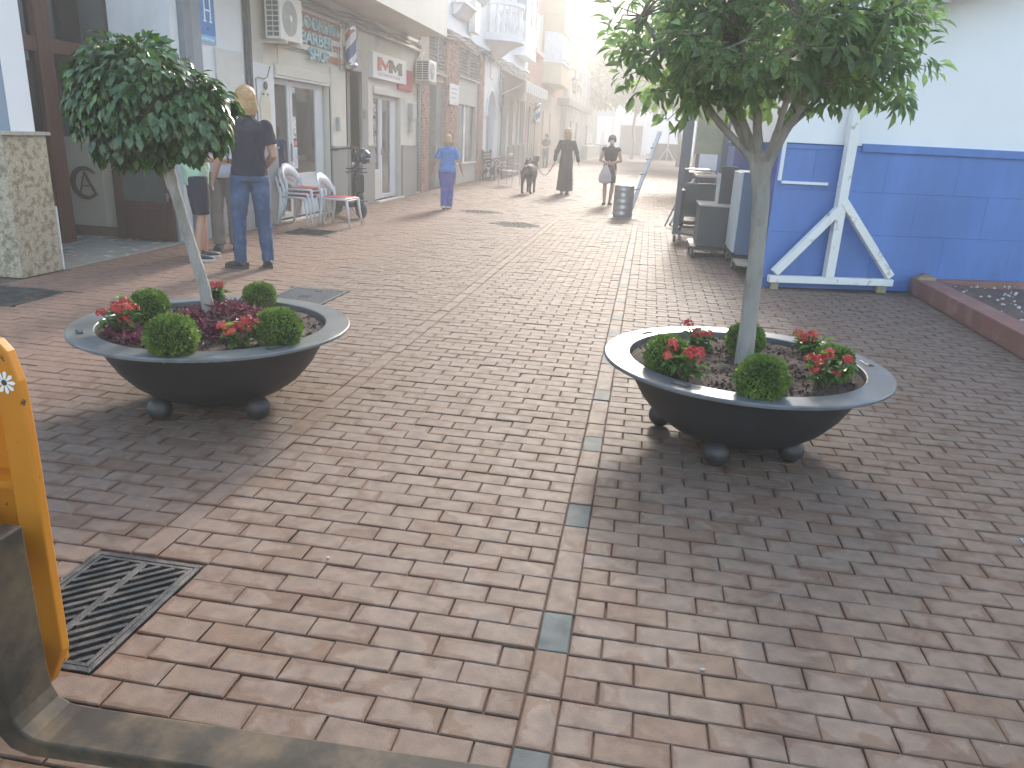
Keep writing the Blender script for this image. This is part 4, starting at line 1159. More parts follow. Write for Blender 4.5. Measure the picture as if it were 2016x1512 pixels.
def flower_bed():
    t = thing('raised_bed', 'raised soil bed with red brown kerb in front of the blue wall', 'flower bed', (3.05, 6, 0))
    kb = mat('red_kerb', (.25, .115, .085), .75, var=.18, scale=5, c2=(.31, .17, .135), mask=(.5, .65), mscale=3, bump=.1)
    y = -1.0
    MB().box(3.06, 3.29, -1.0, 9.36, -.01, .175).build('kerb', kb, t, bevel=.008)
    k = MB(); wbox(k, 1.99, 7.3, .03, .17, -.01, .165); k.build('kerb', kb, t, bevel=.008)
    n = 46; V = []; F = []
    for i in range(n):
        for j in range(n):
            V.append((3.28 + i * .09, 1.5 + j * .172, .125 + .012 * random.random() + .02 * math.sin(i * .7) * math.sin(j * .9)))
    for i in range(n - 1):
        for j in range(n - 1): F.append((i * n + j, (i + 1) * n + j, (i + 1) * n + j + 1, i * n + j + 1))
    V = [(x, min(y_, WC.y + (x - WC.x) * math.tan(WA) - .05), z) for x, y_, z in V]
    b = MB(); b.add(V, F)
    so = b.build('soil', mat('bed_soil', (.12, .075, .058), .95, var=.5, scale=12, bump=.6, bscale=60), t)
    q = MB()
    for i in range(700):
        x, y_, s = random.uniform(3.32, 6.5), random.uniform(4.5, 9.6), random.uniform(.006, .022)
        if y_ > WC.y + (x - WC.x) * math.tan(WA) - .2: continue
        q.ell((x, y_, .14), (s, s * random.uniform(.6, 1), s * .6), 5, 3)
    p = q.build('pebbles', mat('pebble_white', (.5, .48, .45), .8, var=.4, scale=40), t); p['kind'] = 'stuff'
    w = thing('wood_scrap', 'small chipped block of wood lying on the corner of the red kerb', 'wood block', (3.14, 9.2, .175))
    MB().box(3.07, 3.26, 9.16, 9.28, .175, .205).build('lower_piece', mat('scrap_wood', (.30, .23, .14), .8, var=.3, scale=20), w)
    MB().prism([(3.09, .2052), (3.24, .2052), (3.20, .235), (3.165, .228), (3.15, .245), (3.12, .23)], 'y', 9.18, 9.26).build('upper_piece', mat('scrap_wood2', (.22, .16, .12), .8), w)
flower_bed()

# --- castered market furniture against the side of the blue building
tyre = mat('rubber', (.05, .05, .052), .7)
def caster(t, x, y, r=.055):
    c = subthing('caster', t)
    MB().lathe([(.016, -.016), (r, -.016), (r + .003, 0), (r, .016), (.016, .016)], 18, (x, y, r + .003), axis='x').build('wheel', tyre, c)
    MB().lathe([(.001, -.019), (.022, -.019), (.022, .019), (.001, .019)], 10, (x, y, r + .003), axis='x').build('hub', steel, c)
    MB().box(x - .026, x - .021, y - .02, y + .02, r - .01, 2 * r + .03).box(x + .021, x + .026, y - .02, y + .02, r - .01, 2 * r + .03).box(x - .03, x + .03, y - .03, y + .03, 2 * r + .03, 2 * r + .04).build('fork', steel, c)
def counter_cart():
    t = thing('counter_cart', 'dark grey castered counter with a pale top nearest on the right of the street', 'cart', (.95, 11.2, 0))
    MB().box(.74, 1.20, 10.95, 11.75, .16, .70).build('cabinet', darkgrey, t, bevel=.004)
    MB().box(.725, 1.215, 10.93, 11.77, .701, .722).build('top', mat('counter_top', (.38, .34, .29), .35, var=.1), t, bevel=.003)
    MB().box(.66, 1.24, 10.92, 11.8, .125, .158).build('base_frame', blackm, t)
    for x, y in ((.70, 10.97), (1.22, 10.97), (.70, 11.74), (1.22, 11.74)): caster(t, x, y)
    MB().box(1.0, 1.22, 11.36, 11.75, .7225, 1.22).build('back_box', darkgrey, t)
    MB().box(.98, .999, 11.36, 11.75, .7225, 1.12).build('side_board', mat('pale_board', (.55, .53, .5), .6), t)
counter_cart()
def frame_stand():
    t = thing('market_stand', 'open metal market stand with wooden shelves behind the dark counter', 'market stand', (.8, 12.4, 0))
    fr = mat('stand_grey', (.14, .15, .155), .5)
    for x, y in ((1.05, 11.9), (.50, 12.6), (1.2, 13.6), (.62, 13.6)):
        MB().box(x - .042, x + .042, y - .042, y + .042, .125, 2.5).build('post', fr, t)
        caster(t, x, y)
    for z in (.16, 2.45):
        MB().bar((1.05, 11.9, z), (.50, 12.6, z), .04).bar((.50, 12.6, z), (.62, 13.6, z), .04).bar((.62, 13.6, z), (1.2, 13.6, z), .04).bar((1.2, 13.6, z), (1.05, 11.9, z), .04).build('rail', fr, t)
    wd = mat('shelf_wood', (.50, .40, .29), .5, var=.15, scale=3, stretch=(6, .6, 6))
    for i in range(3): MB().box(.70 + i * .115, .81 + i * .115, 11.95, 12.9, 1.04, 1.065).build('shelf_plank', wd, t)
    for i in range(2): MB().box(.58 + i * .2, .77 + i * .2, 12.95, 13.55, 1.10, 1.12).build('shelf_plank', mat('shelf_pale', (.66, .64, .6), .5), t)
    MB().bar((.72, 12.0, .92), (.72, 12.3, 1.04), .02).build('shelf_bracket', fr, t)
    MB().box(.52, .60, 12.7, 13.5, .30, .80).build('side_panel', darkgrey, t)
    MB().box(.64, 1.15, 13.55, 13.58, .35, .88).build('front_panel', mat('panel_slate', (.16, .175, .175), .5), t)
    MB().bar((.52, 12.65, .18), (.62, 13.5, .50), .03).bar((.52, 12.65, .48), (.62, 13.5, .18), .03).build('cross_brace', fr, t)
    MB().box(.72, 1.16, 13.63, 13.66, 1.35, 2.3).build('olive_panel', mat('olive_panel', (.36, .36, .24), .6), t)
frame_stand()
def tall_cabinet():
    t = thing('metal_cabinet', 'tall blue grey cabinet with a pale ribbed door beside the blue wall', 'cabinet', (1.2, 10.6, 0))
    MB().box(1.155, 1.36, 10.05, 10.9, .20, 1.20).build('body', mat('cabinet_blue', (.10, .15, .22), .5, var=.08), t, bevel=.006)
    for i in range(5):
        MB().box(1.12 - .0, 1.153, 10.06 + i * .168, 10.06 + i * .168 + .16, .22, 1.19).build('door_slat', mat('cabinet_pale', (.50, .54, .56), .45, var=.1, scale=8, stretch=(1, 1, 6)), t, bevel=.005)
    MB().box(1.13, 1.37, 10.03, 10.92, .16, .198).build('base', blackm, t)
    for x, y in ((1.17, 10.1), (1.33, 10.1), (1.17, 10.85), (1.33, 10.85)): caster(t, x, y, .05)
    MB().box(1.15, 1.36, 9.55, 10.02, .13, .155).build('plank', mat('shelf_wood', (.50, .40, .29), .5), t)
tall_cabinet()
def easel():
    t = thing('folded_trestle', 'folded pale trestle table leaning on the open metal market stand', 'trestle table', (.45, 15.2, 0))
    p = mat('easel_pale', (.52, .54, .58), .5)
    MB().bar((.50, 15.3, .01), (.86, 15.5, .86), .16, .035, up=(-1, 0, .4)).build('folded_top', p, t)
    MB().bar((.40, 15.05, .0), (.62, 15.25, .56), .02).build('leg', mat('stand_grey', (.14, .15, .155), .5), t)
    MB().bar((.52, 15.15, .30), (.62, 15.3, .30), .03).bar((.60, 15.2, .46), (.72, 15.35, .46), .03).build('clip', blackm, t)
    MB().bar((.60, 15.5, .0), (.86, 15.6, .7), .03).build('leg', mat('stand_grey', (.14, .15, .155), .5), t)
    b = thing('dark_cart', 'low dark castered cart with crossed legs behind the folded trestle', 'cart', (.85, 16.0, 0))
    MB().box(.72, 1.3, 15.9, 16.6, .36, .98).build('box', darkgrey, b, bevel=.006)
    MB().bar((.70, 15.95, .16), (1.25, 15.95, .36), .03).bar((.70, 15.95, .355), (1.25, 15.95, .16), .03).build('cross_legs', fr_grey, b)
    MB().box(.68, 1.3, 15.88, 16.62, .125, .158).build('base_frame', fr_grey, b)
    for x, y in ((.72, 15.92), (1.26, 15.92), (.72, 16.58), (1.26, 16.58)): caster(b, x, y)
fr_grey = mat('stand_grey', (.14, .15, .155), .5)
easel()
def banner():
    t = thing('upright_banner', 'tall narrow white banner on a dark board behind the market stand', 'banner', (1.05, 18.5, 0))
    MB().box(1.02, 1.62, 18.6, 18.66, 0.0, 2.7).build('board', fr_grey, t)
    MB().box(1.10, 1.54, 18.585, 18.598, .95, 2.35).prism([(1.10, 2.351), (1.54, 2.351), (1.50, 2.55), (1.36, 2.66), (1.2, 2.55)], 'y', 18.585, 18.598).build('print', mat('banner_white', (.66, .68, .72), .6, var=.04), t)
    MB().box(1.22, 1.42, 18.578, 18.584, 1.50, 1.54).box(1.22, 1.42, 18.578, 18.584, 1.58, 1.62).build('print_mark', mat('banner_mark', (.3, .33, .35), .6), t)
    MB().prism([(1.22, .2), (1.34, .2), (1.34, .62), (1.40, .62), (1.29, .84), (1.18, .62), (1.22, .62)], 'y', 18.59, 18.599).build('arrow', mat('banner_white', (.66, .68, .72), .6), t)
banner()

# --- galvanised drum with a pole behind it
def drum():
    x, y = -.45, 16.25; r = .2
    t = thing('metal_drum', 'galvanised metal drum with raised hoops standing by the paving gutter', 'drum', (x, y, 0))
    prof = [(.001, .01), (r, .01)]
    for i in range(5):
        z = .07 + i * .12
        prof += [(r, z - .02), (r + .008, z), (r, z + .02)]
    prof += [(r, .63), (r + .006, .64), (r - .004, .645), (r - .012, .63), (r - .012, .06), (.001, .06)]
    MB().lathe(prof, 40, (x, y, 0)).build('barrel', steel, t, smooth=True)
    MB().box(x - .25, x + .25, y - .25, y + .25, .0, .0095).build('base_plate', mat('plate_grey', (.35, .36, .36), .5, metal=.4), t)
    p = thing('metal_pole', 'long grey metal pole with clamps leaning up behind the drum', 'pole', (-.33, 16.75, 0))
    a, b = Vector((-.33, 16.75, 0.0)), Vector((.16, 18.4, 1.72))
    MB().bar(a, b, .075, .05).build('shaft', mat('pole_grey', (.46, .47, .46), .4, metal=.5), p)
    for k in (.3, .48, .66, .8):
        c = a + (b - a) * k
        MB().box(c.x - .085, c.x + .03, c.y - .04, c.y + .04, c.z - .012, c.z + .012).build('clamp', fr_grey, p)
drum()

# ------------------------------------------------------------------ far end of the street
def far_end():
    t = thing('archway', 'white gateway with blind arch and silhouette board at the end of the street', 'gateway', (-5.6, 95, 0))
    def pier(x0, x1): MB().box(x0, x1, 94.6, 95.6, 0, 5.9).build('pier', white, t)
    pier(-7.25, -6.9); pier(-4.45, -4.0)
    cx, rx = -5.68, 1.22
    n = 14
    w = MB(); pts = [(cx - rx * math.cos(math.pi * i / n), 4.55 + .95 * math.sin(math.pi * i / n)) for i in range(n + 1)]
    for i in range(n):
        (a, za), (b, zb) = pts[i], pts[i + 1]; w.prism([(a, za), (b, zb), (b, 5.9), (a, 5.9)], 'y', 94.7, 95.5)
    w.box(-6.9, -4.45, 94.65, 95.55, 3.9, 4.15)
    w.build('upper_wall', white, t)
    w = MB(); p2 = [(cx - .85 * math.cos(math.pi * i / n), 2.4 + .75 * math.sin(math.pi * i / n)) for i in range(n + 1)]
    for i in range(n):
        (a, za), (b, zb) = p2[i], p2[i + 1]; w.prism([(a, za), (b, zb), (b, 3.9), (a, 3.9)], 'y', 94.8, 95.4)
    w.box(-6.9, cx - .85, 94.8, 95.4, 0, 3.9).box(cx + .85, -4.45, 94.8, 95.4, 0, 3.9)
    w.build('lower_wall', white, t)
    MB().prism(pts, 'y', 95.2, 95.3).box(cx - rx, cx + rx, 95.2, 95.3, 4.15, 4.549).build('arch_panel', mat('arch_green', (.24, .33, .31), .5), t)
    MB().box(-7.4, -3.85, 94.5, 95.7, 5.9, 6.1).build('cornice', white, t)
    MB().prism([(-6.2, 6.1), (-4.3, 6.1), (-4.25, 7.0), (-4.35, 7.35), (-4.65, 7.1), (-4.95, 6.6), (-5.1, 6.75), (-5.25, 7.6), (-5.35, 7.0), (-5.6, 6.85), (-5.9, 6.9), (-6.15, 6.6)], 'y', 94.9, 95.0).build('silhouette_board', mat('board_white', (.75, .76, .8), .6), t)
    k = MB()
    for i in range(9): k.box(-6.0 + i * .18, -5.88 + i * .18, 94.88, 94.899, 6.28 + .06 * (i % 3), 6.48 + .05 * (i % 2))
    k.build('board_marks', mat('board_marks', (.45, .47, .55), .6), t)
    k = MB()
    for i in range(14): k.box(-4.75, -4.5, 94.78, 94.799, 1.2 + i * .2, 1.32 + i * .2)
    k.build('tile_strip', mat('tile_strip', (.5, .48, .5), .6), t)
    for x in (-6.2, -5.2):
        p = thing('parasol', 'closed cream parasol standing under the far white gateway, ' + ('left one' if x < -6 else 'right one'), 'parasol', (x, 88, 0), group='closed parasols at the far gateway')
        MB().lathe([(.001, 3.0), (.12, 2.7), (.28, 1.9), (.34, 1.2), (.12, 1.1), (.05, 1.1)], 10, (x, 88, 0)).build('folded_canopy', mat('parasol_cream', (.64, .58, .49), .8), p)
        MB().tube([(x, 88, 0), (x, 88, 3.1)], .04, 6).build('pole', alu, p)
        MB().box(x - .4, x + .4, 87.6, 88.4, 0, .12).build('base', darkgrey, p)
    b = thing('garage_block', 'low pale building with a wide dark opening right of the gateway', 'building', (-2.4, 96, 0))
    MB().box(-3.95, -1.0, 95.9, 104, 3.3, 4.4).box(-3.95, -3.75, 95.9, 104, 0, 3.3).box(-1.15, -.75, 95.9, 104, 0, 3.3).build('wall', white, b)
    MB().box(-3.75, -1.15, 97, 104, 0, 3.29).build('dark_opening', mat('garage_dark', (.07, .075, .075), .8), b)
    MB().box(-.74, .6, 92, 95, 3.4, 4.9).box(-.74, -.5, 92, 92.3, 0, 3.4).box(.4, .6, 92, 92.3, 0, 3.4).build('porch', white, b)
    h = thing('tall_white_house', 'tall white house with tiled roof rising behind the end of the street', 'building', (-2, 115, 0))
    MB().box(-12, 16, 115, 128, 0, 16.5).build('wall', white, h)
    MB().box(-12.3, 16.3, 114.6, 128.4, 16.5, 17.1).build('cornice', white, h)
    MB().prism([(-12.6, 17.1), (16.6, 17.1), (12, 21.5), (-8, 21.5)], 'y', 114.4, 128).build('roof', mat('terracotta', (.40, .22, .15), .8, var=.2, scale=2), h)
    for x in (-9.2, -5.2, -1, 3, 7):
        for z in (13.6, 9.0):
            q = subthing('window', h)
            MB().box(x, x + 1.5, 114.95, 115.02, z, z + 2.7).build('pane', mat('far_window', (.20, .21, .22), .4), q)
            MB().box(x - .2, x + 1.7, 114.9, 114.999, z - .25, z - .05).build('sill', white, q)
    g = thing('wheeled_gate', 'dark wheeled barrier board with a pale braced post far down the street', 'barrier', (1.3, 67, 0))
    MB().box(.1, 2.45, 67.1, 67.2, .15, 1.45).build('board', mat('gate_dark', (.07, .085, .08), .6), g)
    wp = mat('gate_pale', (.5, .5, .48), .6)
    MB().box(0.0, 2.6, 66.9, 67.09, .06, .16).build('base_rail', wp, g)
    MB().box(1.30, 1.40, 66.95, 67.09, .161, 3.2).build('post', wp, g)
    MB().bar((.75, 67.0, .17), (1.31, 67.0, 1.1), .09).build('brace', wp, g); MB().bar((1.95, 67.0, .17), (1.39, 67.0, 1.1), .09).build('brace', wp, g)
    MB().box(2.3, 2.4, 66.9, 67.05, .17, 2.3).build('side_post', wp, g)
    for x in (.25, 2.35): MB().lathe([(.001, -.03), (.08, -.03), (.08, .03), (.001, .03)], 10, (x, 66.86, .085), axis='x').build('wheel', tyre, g)
    k = thing('kiosk', 'small kiosk with a reddish tiled roof behind the far barrier board', 'kiosk', (4.4, 58, 0))
    MB().box(3.2, 6.5, 57, 62, 0, 3.2).build('wall', mat('kiosk_wall', (.42, .36, .30), .8), k)
    MB().prism([(2.8, 3.2), (6.9, 3.2), (4.9, 4.9)], 'y', 56.6, 62.4).build('roof', mat('terracotta', (.40, .22, .15), .8), k)
    MB().box(3.4, 4.6, 56.95, 56.999, .3, 2.3).build('door', darkgrey, k)
    rb = thing('white_block', 'plain white building along the right of the street past the blue one', 'building', (3.8, 21, 0))
    MB().box(4.05, 14, 19.0, 50, 0, 9).build('wall', white, rb)
    for y in (21, 25, 29, 34, 39, 44):
        for z in (.1, 4.6):
            q = subthing('window' if z > 1 else 'shop_front', rb)
            MB().box(4.02, 4.045, y, y + 2.2, z + .1, z + 2.4).build('pane', mat('dark_pane', (.10, .12, .12), .15, spec=.6), q)
            MB().box(3.95, 4.048, y - .15, y + 2.35, z + 2.45, z + 2.65).build('head', white, q)
far_end()

# --- low street furniture on the left
def boards():
    t = thing('terrace_screen', 'dark terrace screen panels standing outside the awning shop', 'screen', (-5.2, 27.6, 0))
    pm = mat('screen_grey', (.095, .105, .108), .5)
    y = 28.9
    for i in range(5):
        MB().box(-5.18, -5.14, y, y + 1.12, .06, 1.12).build('panel', pm, t, bevel=.006); MB().box(-5.2, -5.12, y + 1.121, y + 1.169, 0, 1.15).build('post', fr_grey, t); y += 1.17
    MB().box(-5.139, -5.13, 29.15, 29.95, .82, .86).build('label_strip', mat('strip_white', (.6, .6, .6), .5), t)
    b = thing('iron_bench', 'ornate black iron bench end standing beside the arched white door', 'bench', (-5.35, 26.9, 0))
    for y_ in (26.75, 28.1):
        MB().tube([(-5.6, y_, 0), (-5.6, y_, .42), (-5.63, y_, .98)], .03, 6).tube([(-5.2, y_, 0), (-5.2, y_, .42)], .03, 6).tube([(-5.62, y_, .62), (-5.4, y_, .70), (-5.17, y_, .62), (-5.2, y_, .42)], .028, 6).build('end_frame', blackm, b)
        MB().lathe([(.09, -.012), (.09, .012), (.05, .012), (.05, -.012)], 12, (-5.4, y_, .54), axis='y').ell((-5.3, y_, .3), (.09, .012, .12)).ell((-5.5, y_, .3), (.07, .012, .1)).build('scrollwork', blackm, b)
    for i in range(4): MB().box(-5.58 + i * .1, -5.50 + i * .1, 26.72, 28.13, .43, .455).build('slat', blackm, b)
    for i in range(4): MB().box(-5.625, -5.60, 26.72, 28.13, .52 + i * .11, .60 + i * .11).build('slat', blackm, b)
    c = thing('metal_chair', 'slatted aluminium terrace chair left of the black dog', 'chair', (-4.3, 24.6, 0), R(-20))
    s = mat('chair_alu', (.5, .49, .47), .35, metal=.7)
    for x in (-.24, .24):
        MB().tube([(x, -.26, 0), (x, -.18, .44), (x, -.27, .88)], .014, 6).build('leg', s, c, local=True)
        MB().tube([(x, .26, 0), (x, .20, .44)], .014, 6).build('leg', s, c, local=True)
    for i in range(6): MB().box(-.24, .24, -.19 + i * .068, -.14 + i * .068, .435, .45).build('seat_slat', s, c, local=True)
    for i in range(4): MB().bar((-.24, -.205 - i * .019, .56 + i * .095), (.24, -.205 - i * .019, .56 + i * .095), .055, .014, up=(0, 1, 0.2)).build('back_slat', s, c, local=True)
    for q in (-1, 1): MB().tube([(q * .24, .2, .44), (q * .26, .2, .66), (q * .26, -.22, .68)], .013, 6).build('armrest', s, c, local=True)
boards()

# ------------------------------------------------------------------ forklift at the lower left
def forklift():
    t = thing('forklift', 'orange forklift carriage with a worn steel fork at the lower left corner', 'forklift', (-1.4, 1.3, 0))
    fs = mat('fork_steel', (.050, .041, .031), .62, metal=.1, spec=.25, var=.45, scale=7, c2=(.115, .083, .051), mask=(.47, .62), mscale=5, bump=.15, bscale=25)
    yl = mat('forklift_orange', (.50, .185, .010), .5, var=.15, scale=3, c2=(.05, .035, .025), mask=(.675, .685), mscale=26, bump=.08)
    # L-shaped fork: profile in XZ with a rounded heel, extruded along Y
    prof = [(-.02, .120), (-.02, .148), (-1.20, .150), (-1.235, .155), (-1.262, .172), (-1.275, .20), (-1.28, .24), (-1.285, .62), (-1.332, .62), (-1.332, .19), (-1.32, .15), (-1.295, .118), (-1.25, .105), (-.4, .108)]
    fk = MB().prism(prof, 'y', 1.192, 1.315)
    fk.v = [(x, y + .036 * max(0, x + 1.28), z) for x, y, z in fk.v]
    fk.build('fork', fs, t, bevel=.005)
    pl_ = [(-1.62, .13), (-1.345, .13), (-1.30, .235), (-1.30, .80), (-1.305, .93), (-1.322, .995), (-1.345, 1.02), (-1.62, 1.05)]
    hole = None
    MB().prism([(-1.62, .86), (-1.365, .86), (-1.365, .135), (-1.345, .135), (-1.30, .235), (-1.30, .80), (-1.305, .93), (-1.322, .995), (-1.345, 1.02), (-1.62, 1.05)], 'y', 1.385, 1.41).build('side_plate', yl, t, bevel=.004)
    MB().box(-1.62, -1.366, 1.46, 1.475, .14, .86).build('back_plate', yl, t)
    for z0, z1 in ((.655, .675), (.30, .33)): MB().box(-1.62, -1.366, 1.40, 1.459, z0, z1).build('carriage_bar', yl, t)
    for z0, z1 in ((.50, .58), (.20, .28)): MB().box(-1.62, -1.3325, 1.21, 1.30, z0, z1).box(-1.62, -1.5, 1.3001, 1.3845, z0, z1).build('fork_hook', fs, t)
    MB().box(-1.80, -1.62, 1.2, 1.5, 0.02, 2.2).box(-2.1, -1.80, 0.2, 1.5, .02, .5).build('mast', yl, t)
    for y in (.3, 1.42): MB().lathe([(.001, -.08), (.1, -.1), (.22, -.08), (.24, 0), (.22, .08), (.1, .1), (.001, .08)], 20, (-2.0, y, .242), axis='y').build('wheel', tyre, t)
    d = subthing('daisy_sticker', t)
    c = Vector((-1.338, 1.3845, .925)); pet = mat('petal_white', (.78, .78, .74), .5)
    for i in range(9):
        a = 2 * math.pi * i / 9
        p = [(c.x + math.cos(a + s_) * r_, c.z + math.sin(a + s_) * r_) for s_, r_ in ((-.28, .006), (-.22, .022), (0, .027), (.22, .022), (.28, .006))]
        MB().prism(p, 'y', c.y - .0012 - .0002 * (i % 2), c.y - .0002).build('petal', pet, d)
    MB().lathe([(.007, -.002), (.004, -.0035), (.0005, -.004)], 10, tuple(c), axis='y').build('flower_centre', mat('daisy_dark', (.06, .05, .04), .7), d)
forklift()

# ------------------------------------------------------------------ planters
RZ, RR, RI = .445, .72, .585
SOIL = .410
def planter(cx, cy, label, worn, lugs, feet):
    t = thing('bowl_planter', label, 'planter', (cx, cy, 0), group='bowl planters')
    body = mat('bowl_black', (.020, .021, .022), .55, var=.25, scale=5, bump=.06, bscale=70)
    rimm = mat('rim_' + worn, (.11, .117, .112) if worn == 'worn' else (.10, .105, .11), .36, var=.35, scale=5, c2=(.17, .18, .175) if worn == 'worn' else (.14, .145, .15), mask=(.42, .68), mscale=4, spec=.6, bump=.05, bscale=90)
    prof = [(.001, .032), (.16, .036), (.28, .058), (.36, .09), (.44, .145), (.505, .215), (.555, .295), (.588, .37), (.60, .398), (.60, .4035)]
    prof = [(r_, .032 + (z_ - .032) * (RZ - .0165 - .032) / .3715) for r_, z_ in prof]
    MB().lathe(prof, 64, (cx, cy, 0)).build('bowl', body, t, smooth=True)
    MB().lathe([(RI, RZ - .06), (RI, RZ - .004), (RI + .005, RZ), (RR - .006, RZ), (RR, RZ - .006), (RR, RZ - .018), (RR - .006, RZ - .0158), (RI + .01, RZ - .0160), (RI, RZ - .06)], 72, (cx, cy, 0)).build('rim', rimm, t, smooth=False)
    for fr_, a in feet:
        x, y = cx + fr_ * math.cos(R(a)), cy + fr_ * math.sin(R(a))
        f = MB().ell((x, y, .064), (.064, .064, .064), 22, 14)
        f.build('ball_foot', mat('foot_black', (.030, .028, .028), .45, var=.4, scale=12, c2=(.10, .05, .035), mask=(.6, .7), mscale=8), t, smooth=True)
    for a in lugs:
        M_ = Matrix.Translation((cx + .65 * math.cos(R(a)), cy + .65 * math.sin(R(a)), RZ)) @ Matrix.Rotation(R(a + 90), 4, 'Z')
        l = subthing('lifting_lug', t)
        MB().box(-.045, .045, -.016, .016, .0005, .006, M_).build('lug_plate', mat('lug_dark', (.03, .03, .03), .35), l, bevel=.006)
        MB().box(-.032, .032, -.009, .009, .0062, .009, M_).build('lug_slot', mat('lug_steel', (.2, .2, .2), .3, metal=.6), l)
    # soil
    b = MB(); n, k = 40, 12; V = [(cx, cy, SOIL + .012)]; F = []
    for i in range(1, k + 1):
        for j in range(n):
            r_ = (RI - .004) * i / k; a = 2 * math.pi * j / n
            V.append((cx + r_ * math.cos(a), cy + r_ * math.sin(a), SOIL + (.016 * random.random() + .008 * math.sin(a * 3 + i)) * (1 if i < k else .2)))
    for j in range(n): F.append((0, 1 + j, 1 + (j + 1) % n))
    for i in range(k - 1):
        for j in range(n): F.append((1 + i * n + j, 1 + (i + 1) * n + j, 1 + (i + 1) * n + (j + 1) % n, 1 + i * n + (j + 1) % n))
    for q in range(1100):
        r_ = (RI - .03) * math.sqrt(random.random()); a = random.uniform(0, 6.28); s = random.uniform(.003, .011)
        o = len(V)
        c = Vector((cx + r_ * math.cos(a), cy + r_ * math.sin(a), SOIL + .012))
        for p in ((1, 0, 0), (0, 1, .1), (-1, .2, 0), (0, -1, 0), (.1, 0, 1), (0, 0, -1)):
            V.append(tuple(c + Vector(p) * s * random.uniform(.6, 1.3)))
        F += [tuple(o + i for i in f) for f in ((0, 1, 4), (1, 2, 4), (2, 3, 4), (3, 0, 4), (0, 5, 1), (1, 5, 2), (2, 5, 3), (3, 5, 0))]
    b.add(V, F).build('soil', mat('planter_soil', (.050, .030, .019), .95, var=.5, scale=25, bump=.5, bscale=90, c2=(.085, .053, .034), mask=(.5, .62), mscale=18), t)
    return t
LC, RC = (-2.25, 3.76), (.579, 3.967)
planter(*LC, 'black bowl planter on ball feet with purple ground cover, at the left', 'worn', (-140, -35, 100), ((.40, -107), (.41, -33), (.40, 73), (.40, 150)))
planter(*RC, 'black bowl planter on ball feet with bare brown soil, at the right', 'clean', (-122, 12, 140), ((.40, -108), (.34, -42), (.40, 72), (.40, 165)))

# --- clipped box balls
def box_ball_mesh(seed, r=.118, n=4200):
    g = np.random.default_rng(seed)
    d = g.normal(size=(n, 3)); d /= np.linalg.norm(d, axis=1, keepdims=True)
    d = d[d[:, 2] > -.82]; n = len(d)
    lump = 1 + .05 * np.sin(d[:, 0] * 5 + seed) * np.sin(d[:, 1] * 6) + .03 * np.sin(d[:, 2] * 9 + seed)
    pos = d * (r * lump * g.uniform(.86, 1.0, n) * np.where(g.random(n) < .04, g.uniform(1.0, 1.1, n), 1))[:, None]
    pos[:, 2] *= .93
    ax = d + g.normal(size=(n, 3)) * .75; up = g.normal(size=(n, 3))
    T = frames(pos, ax, up, g.uniform(.013, .023, n))
    V = np.array([(0, 0, 0), (.5, .26, .06), (1, 0, 0), (.5, -.26, .06)], float)
    P, F4, F3 = scatter(V, np.array([(0, 1, 2, 3)]), np.zeros((0, 3), int), T)
    return np_mesh('clipped_leaves', P, F4)
boxm = mat('box_leaf', (.085, .150, .022), .5, var=.35, scale=9, trans=.22, tint=(1.6, 1.7, .7), c2=(.16, .24, .045), mask=(.45, .65), mscale=5)
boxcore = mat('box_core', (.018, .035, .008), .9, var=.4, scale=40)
bmesh_ = [box_ball_mesh(s) for s in (1, 2, 3)]
for m_ in bmesh_: m_.materials.append(boxm)
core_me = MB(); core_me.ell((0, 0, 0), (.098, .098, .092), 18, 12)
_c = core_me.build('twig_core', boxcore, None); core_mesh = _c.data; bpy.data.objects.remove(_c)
balls = [((-2.637, 3.760), .95, 'clipped round box shrub at the back left of the left planter, behind the red flowers'),
         ((-2.125, 3.173), 1.1, 'largest clipped round box shrub, front of the left planter'),
         ((-2.248, 4.266), .88, 'clipped round box shrub at the back right of the left planter by the manhole cover'),
         ((-1.757, 3.510), 1.06, 'clipped round box shrub at the right of the left planter near the rim'),
         ((0.173, 3.705), 1.0, 'clipped round box shrub at the left of the right planter'),
         ((0.600, 4.164), .97, 'clipped round box shrub just behind the trunk in the right planter'),
         ((0.582, 3.397), 1.08, 'clipped round box shrub at the front of the right planter below the trunk'),
         ((0.979, 3.834), .95, 'clipped round box shrub half hidden by red flowers at the right of the right planter')]
for i, ((bx_, by_), s, lab) in enumerate(balls):
    c = Vector((bx_, by_, SOIL))
    s *= .89
    t = thing('box_ball', lab, 'shrub', (c.x, c.y, SOIL), group='clipped box balls')
    o = bpy.data.objects.new('clipped_leaves', bmesh_[i % 3]); col.objects.link(o); o.parent = t; o.location = (0, 0, .105 * s); o.scale = (s, s, s); o.rotation_euler = (0, 0, i * 1.3); o['kind'] = 'stuff'
    k = bpy.data.objects.new('twig_core', core_mesh); col.objects.link(k); k.parent = t; k.location = (0, 0, .105 * s); k.scale = (s, s, s)

